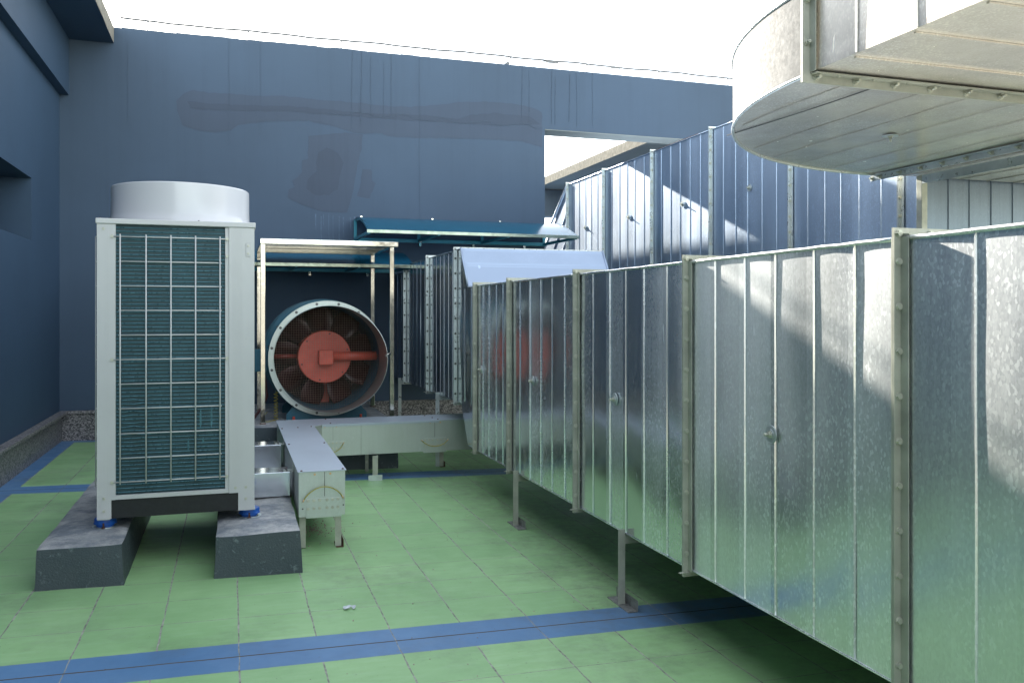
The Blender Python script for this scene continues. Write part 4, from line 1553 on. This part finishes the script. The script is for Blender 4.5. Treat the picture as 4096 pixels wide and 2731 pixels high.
for zz, up in ((OZ0, 0), (OZ1, 1)):
    # sheet made of a fine grid so that it can be a little wavy
    rows = []
    for i in range(nA + 1):
        a = pi - (pi / 2) * i / nA
        row = []
        for j in range(13):
            t = j / 12
            x = CX_ + (RI + (RO - RI) * t) * cos(a)
            y = CY_ + (RI + (RO - 0.05 - RI) * t) * sin(a)
            w = 0.007 * noise.noise((x * 1.7, y * 2.6, 3.0 + up)) * (1 if 0 < j < 12 else 0)
            row.append(b.bm.verts.new((x, y, zz + w + (0.001 if up else -0.001))))
        rows.append(row)
    for i in range(nA):
        for j in range(12):
            b.bm.faces.new((rows[i][j], rows[i + 1][j], rows[i + 1][j + 1], rows[i][j + 1])).smooth = True
b.build('elbow_sheet', M['galv_over'], od)
# folded rim along the outer curve
b = MB()
b.tube([(p[0] - 0.0, p[1], OZ0 - 0.004) for p in low_o], 0.0075, 8)
b.tube([(p[0], p[1], OZ1 + 0.004) for p in up_o], 0.006, 8)
b.build('folded_rim', M['angle_alu'], od)
# lock seams below the bend: one dark, the rest pale


def seam_strip(b, x0, y0, y1, dx=0.0, w=0.005, z=OZ0, h=0.004):
    m = 14
    for i in range(m):
        ta, tb = i / m, (i + 1) / m
        ya, yb = y0 + (y1 - y0) * ta, y0 + (y1 - y0) * tb
        xa, xb = x0 + dx * ta * ta, x0 + dx * tb * tb
        v = [b.bm.verts.new(p) for p in ((xa - w, ya, z - 0.0045), (xa + w, ya, z - 0.0045), (xb + w, yb, z - 0.0045), (xb - w, yb, z - 0.0045))]
        b.bm.faces.new(v)
        v2 = [b.bm.verts.new((q.co.x, q.co.y, z - 0.0045 - h)) for q in v]
        b.bm.faces.new(v2)
        for q in range(4):
            b.bm.faces.new((v[q], v[(q + 1) % 4], v2[(q + 1) % 4], v2[q]))


for x0 in (2.16, 2.52, 2.76, 3.02, 3.30, 3.55):
    r2 = 1 - ((x0 - CX_) / RO) ** 2
    y1 = CY_ + (RO - 0.05) * math.sqrt(max(0, r2)) - 0.03
    ylo = PY + 0.045 if x0 < CX_ - RI else CY_ + math.sqrt(max(0, RI * RI - (x0 - CX_) ** 2)) + 0.02
    b = MB()
    seam_strip(b, x0, ylo, y1, 0.03, 0.0045, h=0.0012)
    b.build('lock_seam', M['galv_over'], od)
b = MB()
x0 = 2.285
y1 = CY_ + (RO - 0.05) * math.sqrt(1 - ((x0 - CX_) / RO) ** 2) - 0.02
seam_strip(b, x0, PY + 0.045, y1, -0.05, 0.0025, h=0.003)
tag(b.build('lock_seam', M['bolt_dark'], od), 'dark open seam under the bend')
# straight run towards and past the viewer
b = MB()
strip_face(b, PX, -2.5, PY - 0.006, OZ0, OZ1, [PY - 0.23 - 0.262 * k for k in range(18)], 90, rib=0.006)
for k in range(18):
    yy = PY - 0.20 - 0.262 * k
    b.box(PX + 0.02, CX_ - RI - 0.01, yy - 0.005, yy + 0.005, OZ0 - 0.006, OZ0 - 0.0005)
b.box(PX + 0.001, CX_ - RI, -2.5, PY - 0.006, OZ0, OZ0 + 0.002)
b.box(PX + 0.001, CX_ - RI, -2.5, PY - 0.006, OZ1 - 0.002, OZ1)
b.box(CX_ - RI + 0.0005, CX_ - RI + 0.0025, -2.5, PY - 0.006, OZ0, OZ1)
b.build('straight_run', M['galv_over'], od)
# run after the bend
b = MB()
b.box(EX + 0.006, 6.6, EYi, EYo, OZ0, OZ1, 0.0)
for k in range(8):
    b.box(EX + 0.2 + 0.22 * k, EX + 0.208 + 0.22 * k, EYi + 0.01, EYo - 0.01, OZ0 - 0.006, OZ0 - 0.0005)
b.build('straight_run', M['galv_over'], od)
# flange at the start of the bend (plane y = PY)
h = 0.040
b = MB()
for ya, yb in ((PY - 0.0046, PY - 0.0006), (PY + 0.0006, PY + 0.0046)):
    b.box(PX - 0.004, CX_ - RI + h, ya, yb, OZ0 - h, OZ0 - 0.007)
    b.box(PX - h, PX - 0.0045, ya, yb, OZ0 - h, OZ1 + h)
    b.box(PX - 0.004, CX_ - RI + h, ya, yb, OZ1 + 0.007, OZ1 + h)
for ya, yb in ((PY - 0.036, PY - 0.0047), (PY + 0.0047, PY + 0.036)):
    b.box(PX - 0.0065, CX_ - RI, ya, yb, OZ0 - 0.0115, OZ0 - 0.0075)
    b.box(PX - 0.0105, PX - 0.0066, ya, yb, OZ0 - 0.004, OZ1)
fl1 = b.build('flange', M['angle'], od)
for k in range(9):
    bolt(fl1, (PX + 0.015 + k * 0.168 - 0.0, PY - 0.0047, OZ0 - 0.022), '-y', 0.0105, 'bolt', 'bolt', 0.020)
for k in range(2):
    bolt(fl1, (PX - 0.022, PY - 0.0047, OZ0 + 0.10 + k * 0.15), '-y', 0.0105, 'bolt', 'bolt', 0.012)
for k in range(8):
    bolt(fl1, (PX + 0.10 + k * 0.15, PY - 0.02, OZ0 - 0.0118), '-z', 0.0045, 'bolt', 'rivet')
# flange at the end of the bend (plane x = EX)
b = MB()
for xa, xb in ((EX - 0.0046, EX - 0.0006), (EX + 0.0006, EX + 0.0046)):
    b.box(xa, xb, EYi, EYo + h, OZ0 - h, OZ0 - 0.007)
    b.box(xa, xb, EYo + 0.0075, EYo + h, OZ0 - 0.0065, OZ1 + h)
for xa, xb in ((EX - 0.036, EX - 0.0047), (EX + 0.0047, EX + 0.036)):
    b.box(xa, xb, EYi, EYo, OZ0 - 0.0115, OZ0 - 0.0075)
fl2 = b.build('flange', M['angle_alu'], od)
for k in range(7):
    bolt(fl2, (EX - 0.0047, EYo - 0.05 - k * 0.160, OZ0 - 0.023), '-x', 0.0105, 'bolt', 'bolt', 0.020)
bolt(fl2, (EX - 0.0047, EYo + 0.02, OZ0 - 0.025), '-x', 0.0105, 'bolt', 'bolt', 0.015)
# hanger bolt with washer under the bend
b = MB()
b.tube([(2.968, 3.31, OZ0 - 0.008), (2.968, 3.31, OZ0 - 0.011)], 0.036, 24)
wsh = b.build('washer', M['angle_alu'], od)
bolt(wsh, (2.968, 3.31, OZ0 - 0.011), '-z', 0.010, 'bolt', 'nut', 0.02)

# support post and beam under the overhead duct
sp = thing('overhead_support', (3.99, 4.19, 0), 'square steel post and bearer holding up the overhead duct', 'support')
b = MB()
b.box(3.968, 4.012, 4.165, 4.209, fz(4) + 0.006, OZ0 - 0.014, 0.003)
b.build('post', M['angle'], sp)
b = MB()
b.box(3.968, 3.972, 2.6, 4.163, OZ0 - 0.066, OZ0 - 0.014)
b.box(3.9725, 4.012, 2.6, 4.163, OZ0 - 0.018, OZ0 - 0.014)
b.build('bearer', M['angle_alu'], sp)
b = MB()
b.box(3.93, 4.05, 4.13, 4.245, fz(4), fz(4) + 0.006)
b.build('base_plate', M['rust_grey'], sp)

# long low trunk along the foot of the back wall
b = MB()
b.box(1.46, 2.95, 8.20, 8.55, fz(2) - 0.01, 0.20, 0.003)
M['pale_green'] = simple('pale_green_painted_concrete', (0.20, 0.27, 0.22), 0.6, 0, 0.2, 6, 0.2)
o = solo(b.build('low_upstand', M['pale_green']), (2.2, 8.4, 0))
tag(o, 'low pale green concrete upstand on the floor below the raised duct end', 'upstand')

# small litter
bb = bmesh.new()
rnd = random.Random(3)
vv = []
for i in range(5):
    for j in range(4):
        vv.append(bb.verts.new((0.5 + (i - 2) * 0.012 + rnd.uniform(-.004, .004), 3.848 + (j - 1.5) * 0.011 + rnd.uniform(-.004, .004), fz(0.5) + 0.003 + abs(rnd.uniform(0, 0.012)))))
for i in range(4):
    for j in range(3):
        a = i * 4 + j
        if rnd.random() < 0.85:
            bb.faces.new((vv[a], vv[a + 4], vv[a + 5], vv[a + 1]))
b = MB()
b.merge(bb)
o = solo(b.build('paper_scrap', M['paper']), (0.5, 3.848, fz(0.5)))
s2 = o.modifiers.new('t', 'SOLIDIFY')
s2.thickness = 0.0008
tag(o, 'small crumpled silver paper scrap lying on a tile joint', 'litter')
b = MB()
rnd = random.Random(8)
for k in range(240):
    r = abs(rnd.gauss(0, 0.09))
    a = rnd.uniform(0, 2 * pi)
    x, y = 0.47 + r * cos(a) * 1.0, 5.33 + r * sin(a) * 1.5
    if 0.355 < x < 1.2:
        s_ = rnd.uniform(0.0012, 0.0035)
        b.box(x - s_, x + s_, y - s_ * 1.2, y + s_ * 1.2, fz(x), fz(x) + s_ * 1.3)
for k in range(90):
    x, y = rnd.uniform(0.3, 1.65), rnd.uniform(3.0, 8.0)
    s_ = rnd.uniform(0.0010, 0.003)
    b.box(x - s_, x + s_, y - s_ * 1.2, y + s_ * 1.2, fz(x), fz(x) + s_)
o = b.build('grit', M['grit'])
tag(o, 'scattered grit and flakes on the floor beside the trunking', 'grit', kind='stuff')

# ------------------------------------------------------------------ camera, light
cam = bpy.data.cameras.new('camera')
cam.sensor_width = 36
cam.lens = 30.198
cam.shift_y = -(1365.5 - 1253.25) / 4096
cam.clip_end = 500
cam.clip_start = 0.05
co = bpy.data.objects.new('camera', cam)
C.objects.link(co)
co.location = (0, 0, 1.3012)
co.rotation_euler = (pi / 2, 0, -radians(18.1107))
scn.camera = co

Ld = Vector((0.148, -1.0, -0.410))
sun = bpy.data.lights.new('sun', 'SUN')
sun.energy = 5.0
sun.angle = radians(0.53)
sun.color = (1.0, 0.93, 0.82)
so = bpy.data.objects.new('sun', sun)
C.objects.link(so)
so.rotation_euler = Ld.to_track_quat('-Z', 'Y').to_euler()
so.location = (-3, 20, 12)

w = bpy.data.worlds.new('World')
scn.world = w
w.use_nodes = True
nt = w.node_tree
sky = nt.nodes.new('ShaderNodeTexSky')
sky.sky_type = 'NISHITA'
sky.sun_disc = False
el = math.atan2(0.410, math.hypot(0.148, 1.0))
az = math.atan2(-0.148, 1.0)
sky.sun_elevation = el
sky.sun_rotation = az
sky.air_density = 1.0
sky.dust_density = 0.4
sky.ozone_density = 1.0
bg = nt.nodes['Background']
bg.inputs['Strength'].default_value = 0.15
hs = nt.nodes.new('ShaderNodeHueSaturation')
hs.inputs['Saturation'].default_value = 0.58
nt.links.new(sky.outputs['Color'], hs.inputs['Color'])
wm = nt.nodes.new('ShaderNodeMix')
wm.data_type = 'RGBA'
wm.blend_type = 'MULTIPLY'
wm.inputs[0].default_value = 1.0
wm.inputs[7].default_value = (1.03, 1.0, 0.93, 1)
nt.links.new(hs.outputs['Color'], wm.inputs[6])
hz = nt.nodes.new('ShaderNodeMix')          # thin even high haze over the whole sky
hz.data_type = 'RGBA'
hz.blend_type = 'ADD'
hz.inputs[0].default_value = 1.0
hz.inputs[7].default_value = (1.15, 1.2, 1.25, 1)
nt.links.new(wm.outputs[2], hz.inputs[6])
nt.links.new(hz.outputs[2], bg.inputs['Color'])

scn.view_settings.view_transform = 'Standard'
scn.view_settings.look = 'None'
scn.view_settings.exposure = 1.95
scn.view_settings.gamma = 1.0
scn.render.resolution_x = 1024
scn.render.resolution_y = 682
